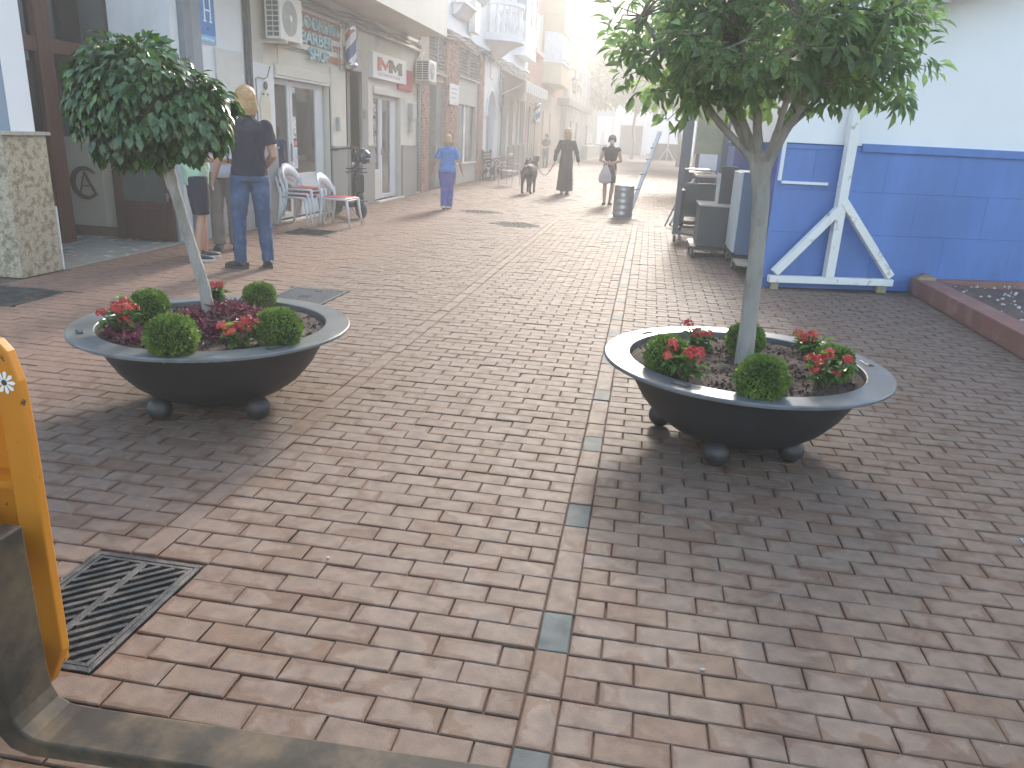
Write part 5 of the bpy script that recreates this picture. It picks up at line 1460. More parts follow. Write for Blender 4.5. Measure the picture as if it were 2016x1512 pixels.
# --- red flowering plants
def flower_plant(x, y, h, spread, nfl, label, seed):
    g = np.random.default_rng(seed)
    c = Vector((x, y, SOIL))
    t = thing('flowering_plant', label, 'plant', (c.x, c.y, SOIL), group='red flowering plants')
    st = MB(); tips = []
    for i in range(10):
        a = g.uniform(0, 6.28); r_ = g.uniform(.2, 1) * spread; z = h * g.uniform(.55, 1.0)
        tip = Vector((r_ * math.cos(a), r_ * math.sin(a), z)); tips.append(tip)
        st.tube([(0, 0, -.01), tuple(tip * .5 + Vector((0, 0, .02))), tuple(tip)], [.006, .005, .0035], 6)
    st.build('stem', mat('plant_stem', (.12, .10, .05), .7), t, local=True)
    lm = [mat('plant_leaf', (.060, .135, .022), .35, var=.3, scale=30, trans=.25, tint=(2, 2.2, .9)), mat('plant_leaf_pale', (.14, .24, .035), .35, var=.2, scale=30, trans=.3, tint=(2, 2.2, .9))]
    tp = leaf_tpl(.55, .12, .25); k = 0
    me = [np_mesh('leaf', *tp), np_mesh('leaf', *leaf_tpl(.5, .2, .1))]
    for q in range(2): me[q].materials.append(lm[q])
    for tip in tips:
        for j in range(7):
            f_ = g.uniform(.3, 1.02); p = tip * f_
            a = g.uniform(0, 6.28); dv = Vector((math.cos(a), math.sin(a), g.uniform(-.15, .7)))
            o = bpy.data.objects.new('leaf', me[1 if f_ > .9 else 0]); col.objects.link(o); o.parent = t
            o.location = p; o.rotation_euler = dv.to_track_quat('X', 'Z').to_euler(); s = g.uniform(.045, .075); o.scale = (s, s, s)
    # flower heads: domes of small four-petalled flowers
    pm = [mat('petal_red', (.48, .035, .035), .5, var=.25, scale=40, trans=.15), mat('petal_coral', (.55, .09, .06), .5, var=.25, scale=40, trans=.15)]
    for i in range(nfl):
        tip = tips[i % len(tips)] * g.uniform(.92, 1.08)
        if i >= len(tips) * .7: tip = tips[i % len(tips)] * .6
        b = MB(); rr_ = g.uniform(.022, .034)
        for j in range(26):
            d = Vector(g.normal(size=3)); d.z = abs(d.z) * .9; d.normalize()
            p = tip + d * rr_ + Vector((0, 0, .004)); a0 = g.uniform(0, 6.28)
            u = d.orthogonal().normalized(); w = d.cross(u)
            for q in range(4):
                a = a0 + q * math.pi / 2
                e = u * math.cos(a) + w * math.sin(a); e2 = u * math.cos(a + .8) + w * math.sin(a + .8); e3 = u * math.cos(a - .8) + w * math.sin(a - .8)
                b.add([p, p + e3 * .006 + d * .002, p + e * .0115 + d * .001, p + e2 * .006 + d * .002], [(0, 1, 2, 3)])
        b.build('flower_head', pm[i % 2], t, local=True)
flower_plant(-2.558, 3.400, .20, .095, 9, 'red flowering plant at the left of the left planter, in front of a box ball', 1)
flower_plant(-1.893, 3.412, .15, .105, 7, 'red flowering plant at the front of the left planter between two box balls', 2)
flower_plant(-2.545, 4.291, .13, .06, 3, 'small red flowering plant behind the trunk of the left tree', 3)
flower_plant(0.259, 3.582, .15, .095, 7, 'red flowering plant at the front left of the right planter', 4)
flower_plant(0.357, 4.207, .13, .07, 5, 'red flowering plant at the back left of the right planter', 5)
flower_plant(0.958, 4.288, .12, .075, 4, 'red flowering plant at the back right of the right planter, behind the trunk', 6)
flower_plant(0.918, 3.667, .17, .10, 9, 'red flowering plant at the front right of the right planter', 7)

def ground_cover():
    n = 1500; g = np.random.default_rng(5)
    a = g.uniform(0, 6.28, n); r_ = np.sqrt(g.random(n)) * .27
    pos = np.stack([LC[0] + .05 + r_ * np.cos(a) * 1.05, LC[1] + .03 + r_ * np.sin(a) * 1.1, np.full(n, SOIL + .0)], 1)
    k = 220; b_ = g.random(k)     # a thinner trail along the front left soil
    pos[:k, 0] = LC[0] - .42 + .55 * b_ + g.normal(size=k) * .03; pos[:k, 1] = LC[1] - .28 - .18 * np.sin(b_ * 2.6) + g.normal(size=k) * .03
    hgt = np.where(np.arange(n) < k, g.uniform(.01, .04, n), g.uniform(.03, .13, n) * (1.15 - r_ / .3))
    pos[:, 2] += hgt
    d = g.normal(size=(n, 3)); d[:, 2] = np.abs(d[:, 2]) * .6 + .15
    T = frames(pos, d, np.tile([0, 0, 1.0], (n, 1)) + g.normal(size=(n, 3)) * .3, g.uniform(.040, .075, n))
    P, F4, F3 = scatter(*leaf_tpl(.26, .09, .12), T)
    me = np_mesh('purple_ground_cover', P, F4, F3)
    m = mat('purple_leaf', (.15, .030, .050), .6, var=.4, scale=18, c2=(.085, .10, .055), mask=(.58, .68), mscale=9, trans=.12, tint=(1.6, .9, 1))
    o = link('purple_ground_cover', me, m); o['kind'] = 'stuff'
    o['label'] = 'purple and silver trailing ground cover around the trunk in the left planter'; o['category'] = 'ground cover'
ground_cover()

# ------------------------------------------------------------------ trees
bark = mat('pale_bark', (.30, .28, .25), .8, var=.22, scale=9, stretch=(1, 1, .35), c2=(.22, .20, .17), mask=(.50, .64), mscale=14, bump=.6, bscale=38)
twig = mat('twig_bark', (.21, .185, .155), .8, var=.2, scale=12, bump=.2)
def tree(name, label, base, trunk_pts, trunk_r, lobes, nclus, leaf_len, leafm, limbs, seed, per=11, individual=300, group='small trees in the planters', lw=.42, fork=None, shell=(.55, 1.0), down=.5, hang=False):
    g = np.random.default_rng(seed)
    t = thing(name, label, 'tree', base, group=group)
    B = Vector(base)
    tm = MB(); tm.tube(trunk_pts, trunk_r, 16)
    crown = subthing('crown', t)
    top = Vector(trunk_pts[-1])
    # cluster centres in the lobes' volume
    cen = []; wts = np.array([l[1][0] * l[1][1] * l[1][2] for l in lobes]) ** .7; wts /= wts.sum()
    while len(cen) < nclus:
        l = lobes[g.choice(len(lobes), p=wts)]
        d = g.normal(size=3); d /= np.linalg.norm(d)
        r_ = g.uniform(shell[0] ** 3, shell[1] ** 3) ** (1 / 3)
        p = np.array(l[0]) + d * np.array(l[1]) * r_
        cen.append((p, d))
    # limbs: fork -> limb ends -> twigs
    br = MB(); ends = []
    for i in range(limbs):
        a = 2 * math.pi * (i + g.uniform(-.3, .3)) / limbs
        l = lobes[i % len(lobes)]
        e = Vector(l[0]) + Vector((math.cos(a) * l[1][0] * .55, math.sin(a) * l[1][1] * .55, g.uniform(-.35, .35) * l[1][2]))
        mid = top.lerp(e, .5) + Vector((0, 0, g.uniform(-.16, .10) * (e - top).length)) + Vector(g.normal(size=3)) * .03
        r0 = trunk_r[-1] * g.uniform(.34, .66)
        path = []
        for s in np.linspace(0, 1, 7):
            path.append(top * (1 - s) ** 2 + mid * 2 * s * (1 - s) + e * s * s + Vector(g.normal(size=3)) * .006)
        path[0] = top - Vector((0, 0, .12 * (top.z / 1.3)))
        path[1] = path[1].lerp(top + Vector((0, 0, .02)), .45)
        tm.tube(path, list(np.linspace(r0 * 1.15, max(.012, r0 * .32) if individual else r0 * .32, 7)), 9); ends.append((path, r0))
    tr_ = tm.build('trunk', bark, t, smooth=True)
    if individual: remesh(tr_, .0075, 6)
    for p, d in cen:
        best = min(((Vector(p) - q).length, q, r0) for path, r0 in ends for q in path[3:])
        q = best[1]
        m_ = q.lerp(Vector(p), .5) + Vector(g.normal(size=3)) * .025
        br.tube([q, m_, Vector(p)], [best[2] * .3, best[2] * .18, best[2] * .1], 5, caps=False)
    bo_ = br.build('branches', twig, crown, smooth=True); bo_['kind'] = 'stuff'
    # leaves
    pos = []; dr = []; up = []; sz = []
    for p, d in cen:
        n = int(per * g.uniform(.6, 1.4))
        for j in range(n):
            o = g.normal(size=3); o /= np.linalg.norm(o)
            dv = o * .9 + np.array(d) * .7 + np.array((0, 0, -down))
            uv = np.array(d) * .8 + np.array((0, 0, 1.0)) + g.normal(size=3) * .35
            if hang:
                dv = np.array((0, 0, -1.0)) + np.array(d) * (.45 + .5 * max(0, d[2])) + o * .55
                uv = np.array(d) + g.normal(size=3) * .35 + np.array((0, 0, .25))
            pos.append(p + o * leaf_len * g.uniform(.15, .75)); dr.append(dv); up.append(uv); sz.append(leaf_len * g.uniform(.7, 1.25))
    pos, dr, up, sz = map(np.array, (pos, dr, up, sz))
    T = frames(pos, dr, up, sz)
    tp = [leaf_tpl(lw, .10, .22), leaf_tpl(lw * 1.1, .16, .08)]
    if individual:
        order = np.argsort(np.hypot(pos[:, 0], pos[:, 1] - 0)); ids = order[:individual]
        rest = order[individual:]
        mes = [np_mesh('leaf', *tp[0]), np_mesh('leaf', *tp[1])]
        for m_ in mes: m_.materials.append(leafm); m_.polygons.foreach_set('use_smooth', [True] * len(m_.polygons))
        for q in ids:
            o = bpy.data.objects.new('leaf', mes[q % 2]); col.objects.link(o); o.parent = crown
            M4 = Matrix([list(T[q][0]), list(T[q][1]), list(T[q][2]), [0, 0, 0, 1]])
            o.matrix_local = Matrix.Translation(-B) @ M4
    else:
        rest = np.arange(len(pos))
    P, F4, F3 = scatter(*tp[0], T[rest])
    me = np_mesh('foliage', P - np.array(base), F4, F3)
    o = link('foliage', me, leafm, crown, smooth=True); o['kind'] = 'stuff'
    return t
leafL = mat('ficus_leaf', (.036, .085, .022), .30, var=.35, scale=7, trans=.16, tint=(2.2, 2.4, .9), c2=(.085, .17, .030), mask=(.5, .66), mscale=5, spec=.6)
leafR = mat('glare_pale_leaf', (.12, .175, .100), .40, var=.4, scale=9, trans=.70, tint=(2.2, 2.3, 1.6), c2=(.17, .235, .10), mask=(.5, .66), mscale=4)  # leaf green paled and made more translucent to stand in for glare
tree('clipped_ficus', 'small tree with dense dark glossy round crown and leaning pale trunk, left planter', (LC[0], LC[1], SOIL),
     [(LC[0] - .04, LC[1] + .03, .37), (LC[0] - .065, LC[1] + .03, .62), (LC[0] - .125, LC[1] + .02, .88), (LC[0] - .165, LC[1] - .01, 1.12), (LC[0] - .185, LC[1] - .02, 1.26)],
     [.036, .031, .029, .028, .029],
     [((-2.60, 3.76, 1.58), (.275, .30, .31)), ((-2.285, 3.74, 1.515), (.185, .22, .20)), ((-2.46, 3.66, 1.555), (.26, .24, .27)), ((-2.66, 3.74, 1.455), (.20, .24, .20))], 820, .060, leafL, 7, 21, per=11, shell=(.66, 1.0), lw=.50, down=.75, hang=True)
tree('young_ficus', 'small tree with wide airy backlit crown and straight pale trunk, right planter', (RC[0], RC[1], SOIL),
     [(RC[0] + .0, RC[1], .37), (RC[0] - .004, RC[1], .62), (RC[0] - .012, RC[1], .95), (RC[0] - .03, RC[1] - .02, 1.22), (RC[0] - .045, RC[1] - .03, 1.36)],
     [.050, .043, .040, .041, .041],
     [((.50, 3.97, 2.14), (.66, .66, .50)), ((.08, 3.97, 1.93), (.36, .40, .34)), ((.90, 3.97, 1.93), (.32, .36, .29)), ((.48, 3.6, 1.98), (.48, .30, .28))], 600, .070, leafR, 9, 33, per=9, shell=(.42, 1.0), lw=.42, down=.3)
farleaf = mat('far_leaf', (.075, .13, .035), .45, var=.35, scale=.6, trans=.35, tint=(2.2, 2.4, .9), c2=(.15, .21, .05), mask=(.45, .65), mscale=.5)
def far_tree(lab, x, y, h, lobes, n, L_, seed):
    tree('street_tree', lab, (x, y, 0), [(x, y, 0), (x + .1, y, h * .3), (x - .1, y, h * .62), (x, y, h)], [.17, .15, .13, .12], lobes, n, L_, farleaf, 9, seed, per=12, individual=0, group='trees down the street', lw=.30, down=.25)
far_tree('leafy street tree with long leaves reaching over the far gateway', -1.6, 72, 4.2, [((-2.6, 71, 7.2), (2.4, 2, 2.6)), ((-.4, 71, 7.6), (2.8, 2, 3.2)), ((-4.4, 69, 5.9), (1.4, 1.4, 1.2))], 460, .8, 51)
far_tree('leafy street tree in the middle distance behind the leaning pole', 1.9, 56, 3.4, [((1.4, 55, 5.6), (2.2, 2, 1.7)), ((3.4, 55, 6.6), (2.4, 2, 2.2)), ((.8, 56, 7.0), (2.0, 1.8, 2.2))], 380, .62, 52)
far_tree('leafy street tree standing behind the market stand on the right', 3.0, 33, 3.0, [((2.6, 32, 4.6), (1.9, 1.7, 1.3)), ((4.0, 32, 5.6), (2.0, 1.8, 1.7)), ((1.6, 33, 5.4), (1.4, 1.4, 1.2))], 240, .42, 53)

# ------------------------------------------------------------------ white chairs with red seats
chw = mat('chair_white', (.66, .66, .68), .35, var=.03); chr_ = mat('chair_red', (.42, .045, .04), .55, var=.08)
def chair_parts(t):
    """faces +Y; about 0.8 m high"""
    W = .225
    for s in (-1, 1):
        # rear leg sweeps up into the backrest
        MB().tube([(s * (W + .02), -.27, 0), (s * W, -.225, .24), (s * (W - .005), -.205, .45), (s * (W - .004), -.225, .58)], [(.013, .022), (.015, .026), (.016, .028), (.015, .024)], 8).build('leg', chw, t, local=True, smooth=True)
        MB().tube([(s * (W + .005), .27, 0), (s * (W - .01), .225, .25), (s * (W - .015), .205, .43)], [(.012, .018), (.015, .022), (.017, .026)], 8).build('leg', chw, t, local=True, smooth=True)
        MB().tube([(s * (W - .01), -.21, .425), (s * (W - .012), .21, .425)], .017, 8).build('side_rail', chw, t, local=True, smooth=True)
    # seat shell and red pad
    n = 10; V = []; F = []
    for i in range(n + 1):
        for j in range(n + 1):
            u, v = -1 + 2 * i / n, -1 + 2 * j / n
            V.append((u * .21, v * .215, .435 - .012 * (1 - u * u) * (1 - v * v * .5) - (.015 if v > .85 else 0)))
    for i in range(n):
        for j in range(n): F.append((i * (n + 1) + j, (i + 1) * (n + 1) + j, (i + 1) * (n + 1) + j + 1, i * (n + 1) + j + 1))
    o = MB().add(V, F).build('seat', chw, t, local=True, smooth=True)
    sm = o.modifiers.new('s', 'SOLIDIFY'); sm.thickness = .014
    o = MB().add([(x * .93, y * .93, z + .008) for x, y, z in V], F).build('red_pad', chr_, t, local=True, smooth=True)
    sm = o.modifiers.new('s', 'SOLIDIFY'); sm.thickness = .012; sm.offset = 1
    # arched backrest: a curved panel with an open arch below
    V = []; F = []; n = 18
    for i in range(n + 1):
        a = math.pi * i / n
        xo, zo = -math.cos(a) * (W + .012), .56 + math.sin(a) * .235
        xi, zi = -math.cos(a) * (W - .03), .50 + math.sin(a) * .135
        for x, z in ((xo, zo), (xi, zi)):
            yb = -.225 - .12 * (1 - (x / W) ** 2) * .55 - (z - .5) * .25
            V.append((x, yb, z))
    for i in range(n): F.append((2 * i, 2 * i + 1, 2 * i + 3, 2 * i + 2))
    o = MB().add(V, F).build('backrest', chw, t, local=True, smooth=True)
    sm = o.modifiers.new('s', 'SOLIDIFY'); sm.thickness = .022; sm.offset = 0
g_ch = 'white chairs with red seats'
c0 = thing('cafe_chair', 'white chair with red seat standing alone beside the stack of chairs', 'chair', (-4.74, 11.76, 0), R(-94), g_ch)
chair_parts(c0)
for k, lab in enumerate(('bottom white chair of the stack by the barber shop', 'middle white chair of the stack by the barber shop', 'top white chair with red seat on the stack by the barber shop')):
    c = copy_tree(c0); c['label'] = lab; c['group'] = g_ch
    c.location = (-5.34 + .05 * k, 11.60 + .006 * k, .062 * k); c.rotation_euler = (0, 0, R(-96))

# ------------------------------------------------------------------ electric scooter
def scooter():
    t = thing('electric_scooter', 'black electric scooter parked against the shop wall with a helmet on the handlebar', 'scooter', (-5.17, 13.22, 0), R(-132))
    bk = mat('scooter_black', (.022, .023, .024), .45, var=.2)
    L_ = dict(local=True)
    def wheel(y):
        w = subthing('wheel', t)
        MB().lathe([(.085, -.045), (.12, -.05), (.14, -.03), (.147, 0), (.14, .03), (.12, .05), (.085, .045)], 28, (0, y, .148), axis='x').build('tyre', tyre, w, smooth=True, **L_)
        MB().lathe([(.001, -.04), (.05, -.04), (.086, -.03), (.086, .03), (.05, .04), (.001, .04)], 20, (0, y, .148), axis='x').build('rim', bk, w, **L_)
    wheel(.46); wheel(-.46)
    MB().box(-.11, .11, -.34, .24, .17, .26).build('deck', bk, t, bevel=.02, **L_)
    MB().tube([(0, .24, .22), (0, .33, .30), (0, .34, .36)], .035, 8).build('neck', bk, t, smooth=True, **L_)
    for s in (-1, 1):
        MB().tube([(s * .075, .46, .148), (s * .075, .42, .26), (s * .05, .36, .38)], .016, 8).build('fork_leg', bk, t, **L_)
        MB().tube([(s * .07, -.46, .148), (s * .07, -.30, .20)], .018, 8).build('swing_arm', bk, t, **L_)
    MB().tube([(0, .37, .30), (0, .30, .72), (0, .235, 1.14)], [.03, .026, .022], 10).build('stem', bk, t, smooth=True, **L_)
    MB().box(-.085, .085, .335, .44, .43, .74).build('battery_bag', mat('bag_black', (.03, .032, .032), .8, bump=.2), t, bevel=.03, **L_)
    MB().tube([(-.27, .16, 1.13), (-.12, .22, 1.16), (0, .235, 1.14), (.12, .22, 1.16), (.27, .16, 1.13)], .014, 8).build('handlebar', bk, t, smooth=True, **L_)
    for s in (-1, 1):
        MB().tube([(s * .27, .16, 1.13), (s * .38, .10, 1.12)], .02, 8).build('grip', tyre, t, **L_)
        MB().tube([(s * .22, .20, 1.13), (s * .30, .21, 1.10), (s * .34, .17, 1.10)], .006, 6).build('brake_lever', steel, t, **L_)
        MB().lathe([(.001, 0), (.032, 0), (.036, .03), (.001, .05)], 12, (s * .07, .31, .90), axis='y').build('lamp', steel, t, **L_)
        MB().bar((s * .03, .30, .82), (s * .19, .30, .83), .018).bar((s * .03, .31, .76), (s * .20, .31, .77), .018).build('peg', bk, t, **L_)
    MB().box(-.055, .055, .18, .26, 1.15, 1.20).build('display', bk, t, bevel=.01, **L_)
    MB().box(-.07, .07, .38, .58, .30, .315).build('front_mudguard', bk, t, bevel=.006, **L_); MB().box(-.07, .07, -.6, -.36, .31, .325).build('rear_mudguard', bk, t, bevel=.006, **L_)
    for i in range(4):
        MB().tube([(-.04 + .02 * i, .26, 1.12), (-.06 + .03 * i, .36, .95), (-.05 + .03 * i, .40, .78)], .005, 5).build('cable', bk, t, **L_)
        MB().tube([(-.03 + .02 * i, .42, .43), (-.06 + .03 * i, .46, .34), (-.03 + .02 * i, .40, .2)], .006, 5).build('cable', bk, t, **L_)
    MB().tube([(-.06, -.05, .17), (-.17, -.03, .02)], .012, 6).build('kickstand', steel, t, **L_)
    h = thing('helmet', 'dark round helmet hanging on the scooter handlebar', 'helmet', (-4.86, 13.15, 1.03))
    MB().ell((0, 0, .0), (.12, .14, .125), 20, 12).build('shell', mat('helmet_dark', (.035, .04, .05), .25, coat=.4), h, smooth=True, local=True)
    MB().tube([(.0, -.11, -.08), (.11, 0, -.10), (.02, .12, -.06), (-.02, .02, .13)], .008, 6).build('strap', bk, h, local=True)
    MB().lathe([(.124, -.012), (.128, 0), (.124, .012)], 24, (0, 0, -.03)).build('rim_trim', mat('helmet_trim', (.25, .3, .38), .4), h, local=True)
scooter()

# ------------------------------------------------------------------ people
_cl = bpy.data.textures.new('folds', 'CLOUDS'); _cl.noise_scale = .11; _cl.noise_depth = 2
_hc = bpy.data.textures.new('locks', 'CLOUDS'); _hc.noise_scale = .035; _hc.noise_depth = 2
def folds(o, s=.022):
    d = o.modifiers.new('folds', 'DISPLACE'); d.texture = _cl; d.strength = s; d.mid_level = .42; d.texture_coords = 'LOCAL'
    return o
skin_m = mat('skin', (.47, .27, .19), .55, var=.08, scale=6)
def hand(b, wrist, d, spread, curl=.5, sc_=1.0):
    d = Vector(d).normalized(); s = Vector(spread); s = (s - d * s.dot(d)).normalized(); n = d.cross(s)
    w = Vector(wrist)
    b.tube([w, w + d * .035, w + d * .085], [(.026, .020), (.036, .017), (.040, .014)], 10, ref=tuple(s))
    for i, L_ in enumerate((.066, .078, .073, .056)):
        p = w + d * .08 + s * ((i - 1.5) * .0205)
        q = p + d * L_ * .5 + n * (curl * .012); r_ = q + (d * math.cos(curl) + n * math.sin(curl)) * L_ * .55
        b.tube([p, q, r_], [.0092, .0088, .0072], 7)
    p = w + d * .03 + s * .03; q = p + d * .03 + s * .022 + n * .01; r_ = q + d * .03 + n * .012
    b.tube([p, q, r_], [.013, .011, .008], 7)
DEF = dict(shL=(-.18, 0, 1.415), elL=(-.235, -.03, 1.13), wrL=(-.245, .06, .90), shR=(.18, 0, 1.415), elR=(.235, -.03, 1.13), wrR=(.245, .06, .90),
           hipL=(-.09, 0, .93), knL=(-.10, .015, .50), anL=(-.10, -.02, .085), hipR=(.09, 0, .93), knR=(.10, .015, .50), anR=(.10, -.02, .085), toeL=0.15, toeR=-0.15)
def limb(a, b_, r0, rm, r1, n=5, bulge=.0):
    a, b_ = Vector(a), Vector(b_); P = []; Q = []
    for i in range(n):
        s = i / (n - 1); P.append(a.lerp(b_, s)); Q.append(r0 * (1 - s) ** 2 + rm * 2 * s * (1 - s) + r1 * s * s)
    return P, Q
def person(label, loc, rotz, H, J=None, shirt=None, trousers=None, hair=None, shoes=(.02, .02, .02), voxel=.011, wide=1.0, sleeve=.55, hem=.90, leg_to=1.0, skirt=None, headturn=0.0, extra=None, flare=0.0, belly=0.0):
    j = dict(DEF); j.update(J or {})
    t = thing('person', label, 'person', loc, rotz); s0 = H / 1.75
    t.scale = (s0, s0, s0)
    kw = dict(local=True)
    TS = [(.88, .155 * wide, .115 * wide), (.96, .168 * wide, .118 * wide), (1.04, .150 * (1 + (wide - 1) * .6), .108 + belly), (1.14, .142 * (1 + (wide - 1) * .5), .10 + belly), (1.26, .16, .112), (1.37, .172, .108), (1.435, .150, .085), (1.475, .075, .062), (1.50, .056, .056)]
    def torso(b, infl, z0, z1=9):
        sec = [x for x in TS if z0 - .001 <= x[0] <= z1]
        if sec[0][0] > z0: sec = [(z0, sec[0][1], sec[0][2])] + sec
        b.tube([(0, 0, z) for z, _, _ in sec], [(a + infl, c + infl) for _, a, c in sec], 20, ref=(1, 0, 0))
    b = MB()
    torso(b, -.012, .88)
    b.tube([(0, -.012, 1.44), (0, .0, 1.50), (0, .012, 1.57)], [.06, .052, .052], 12)
    HM = Matrix.Rotation(headturn, 3, 'Z')
    hc = Vector((0, .012, 0))
    def hp(x, y, z): return tuple(HM @ Vector((x, y, 0)) + hc + Vector((0, 0, z)))
    b.ell(hp(0, .0, 1.655), (.076, .094, .105), 18, 12, HM.to_3x3()); b.ell(hp(0, .035, 1.592), (.054, .058, .062), 14, 10, HM)
    b.ell(hp(0, .098, 1.630), (.011, .018, .022), 8, 6, HM); b.ell(hp(0, .092, 1.588), (.022, .008, .008), 8, 6, HM)
    for sx in (-1, 1):
        b.ell(hp(sx * .077, .0, 1.635), (.010, .020, .032), 8, 6, HM); b.ell(hp(sx * .03, .084, 1.66), (.016, .012, .009), 8, 6, HM)
    for S, sg in (('L', -1), ('R', 1)):
        P, Q = limb(j['sh' + S], j['el' + S], .046, .05, .040); b.tube(P, Q, 12); b.ell(j['sh' + S], (.048, .048, .046), 12, 8)
        P, Q = limb(j['el' + S], j['wr' + S], .041, .040, .027); b.tube(P, Q, 12); b.ell(j['el' + S], (.041, .041, .041), 10, 8)
        d = Vector(j['wr' + S]) - Vector(j['el' + S])
        hand(b, j['wr' + S], j.get('hd' + S, d), j.get('sp' + S, (0, 1, 0.2)), j.get('curl', .6))
        P, Q = limb(j['hip' + S], j['kn' + S], .090 * wide, .082 * wide, .054); b.tube(P, Q, 14); b.ell(j['kn' + S], (.055, .056, .056), 10, 8)
        P, Q = limb(j['kn' + S], j['an' + S], .054, .062, .036); b.tube(P, Q, 12)
        a = Vector(j['an' + S]); to = j['toe' + S]; f = Vector((-math.sin(to), math.cos(to), 0))
        b.tube([a, a + Vector((0, 0, -.045)) + f * .02, a + Vector((0, 0, -.05)) + f * .11], [.034, .028, .020], 10)
    body = remesh(b.build('body', skin_m, t, **kw), voxel)
    if hair: hair(t, hp, HM, voxel)
    if shirt:
        b = MB(); torso(b, .014, hem, 1.475)
        b.tube([(0, -.005, 1.46), (0, .0, 1.50)], [.073, .064], 14)
        for S in 'LR':
            a, e = Vector(j['sh' + S]), Vector(j['el' + S])
            P = [a.lerp(e, sleeve * i / 4) for i in range(5)]; b.tube(P, [.064, .066, .067, .068, .069], 12); b.ell(tuple(a), (.064, .063, .060), 12, 8)
            if sleeve > .95:
                P, Q = limb(j['el' + S], j['wr' + S], .058, .056, .046); b.tube(P, Q, 12); b.ell(j['el' + S], (.06, .06, .06), 10, 8)
        folds(remesh(b.build('shirt', shirt, t, **kw), voxel))
    if trousers:
        b = MB(); torso(b, .011, .88, .97)
        for S in 'LR':
            h_, k_, a_ = Vector(j['hip' + S]), Vector(j['kn' + S]), Vector(j['an' + S])
            P, Q = limb(h_, k_, .104 * wide, .097 * wide, .072 + flare * .3); full = leg_to >= 1
            if not full:
                e = h_.lerp(k_, leg_to / .5) if leg_to <= .5 else k_
                P, Q = limb(h_, e, .108 * wide, .108 * wide, .098 * wide)
            b.tube(P, Q, 14)
            if full:
                P, Q = limb(k_, a_ + Vector((0, 0, -.02)), .072 + flare * .3, .072 + flare * .5, .058 + flare); b.tube(P, Q, 14); b.ell(tuple(k_), (.073 + flare * .3,) * 3, 10, 8)
        folds(remesh(b.build('trousers' if leg_to >= 1 else 'shorts', trousers, t, **kw), voxel))
    if skirt:
        m_, zlow, rl = skirt
        b = MB()
        zz = np.linspace(1.10, zlow, 8)
        b.tube([(0, 0, z) for z in zz], [((.152 * wide + (rl - .14) * ((1.10 - z) / (1.10 - zlow)) ** .8), (.118 + (rl - .15) * ((1.10 - z) / (1.10 - zlow)) ** .8)) for z in zz], 20, ref=(1, 0, 0))
        folds(remesh(b.build('skirt', m_, t, **kw), voxel))
    sm = mat('shoe_%.2f_%.2f' % (shoes[0], shoes[2]), shoes, .5, var=.1)
    sl = mat('sole_pale', (.55, .55, .53), .6) if shoes[0] < .3 and extra == 'trainers' else mat('sole_dark', (.04, .04, .04), .7)
    for S in 'LR':
        a = Vector(j['an' + S]); to = j['toe' + S]; f = Vector((-math.sin(to), math.cos(to), 0)); z = a.z - .085
        sh = subthing('shoe', t)
        b = MB(); b.tube([a + Vector((0, 0, .0)) - f * .02, a + Vector((0, 0, -.03)) - f * .02], [.046, .048], 10)
        o = Vector((a.x, a.y, z))
        b.tube([o + f * (-.085) + Vector((0, 0, .045)), o + f * (-.03) + Vector((0, 0, .05)), o + f * .06 + Vector((0, 0, .045)), o + f * .13 + Vector((0, 0, .036)), o + f * .175 + Vector((0, 0, .030))], [(.034, .036), (.042, .042), (.046, .036), (.046, .028), (.032, .018)], 12, ref=(math.cos(to), math.sin(to), 0))
        remesh(b.build('upper', sm, sh, **kw), max(voxel, .009), 2)
        pts = [(-.088, .0), (-.075, .036), (0, .043), (.08, .05), (.15, .044), (.185, .015), (.185, -.015), (.15, -.044), (.08, -.05), (0, -.043), (-.075, -.036)]
        sd = Vector((math.cos(to), math.sin(to), 0))
        MB().prism([tuple((o + f * p + sd * q)[:2]) for p, q in pts], 'z', z + .001, z + .026).build('sole', sl, sh, **kw)
    return t
blonde = mat('hair_blonde', (.40, .23, .09), .5, var=.35, scale=40, stretch=(1, 1, .12), bump=.25, bscale=60)
fair = mat('hair_fair', (.50, .36, .19), .5, var=.3, scale=40, stretch=(1, 1, .12), bump=.5, bscale=60)
dark_h = mat('hair_dark', (.05, .03, .02), .5, var=.3, scale=40, stretch=(1, 1, .12), bump=.4, bscale=60)
def hair_style(m, length, puff=.012, cap=None):
    def f(t, hp, HM, voxel):
        b = MB()
        b.ell(hp(0, -.016, 1.672), (.084 + puff, .094 + puff, .106 + puff), 18, 12, HM)
        if length > 0:
            for i in range(25):
                a = math.pi * (.94 + 1.12 * i / 24)
                x, y = .082 * math.cos(a), .086 * math.sin(a)
                w = .012 * math.sin(i * 2.7)
                b.tube([hp(x * .9, y * .9, 1.70), hp(x * 1.06, y * 1.08 - .01, 1.63), hp(x * 1.08 + w * .4, y * 1.1 - .015, 1.63 - length * .55), hp(x * .9 + w, y * 1.05 - .02, 1.63 - length * (1 + .12 * math.sin(i * 1.9)))], [.024, .022, .019, .008], 7)
        folds(remesh(b.build('hair', m, t, local=True), max(.006, voxel * .6), 1), .012).modifiers['folds'].texture = _hc
        if cap:
            c = MB(); c.ell(hp(0, -.01, 1.70), (.098, .108, .085), 18, 10, HM); c.ell(hp(0, .11, 1.70), (.07, .06, .008), 12, 6, HM)
            remesh(c.build('cap', cap, t, local=True), .009, 2)
    return f
navy = mat('polo_navy', (.012, .017, .034), .85, var=.2, scale=5, bump=.2, bscale=14, spec=.2)
denim = mat('denim', (.028, .060, .125), .85, var=.3, scale=4, c2=(.085, .145, .25), mask=(.5, .68), mscale=3, bump=.3, bscale=22)
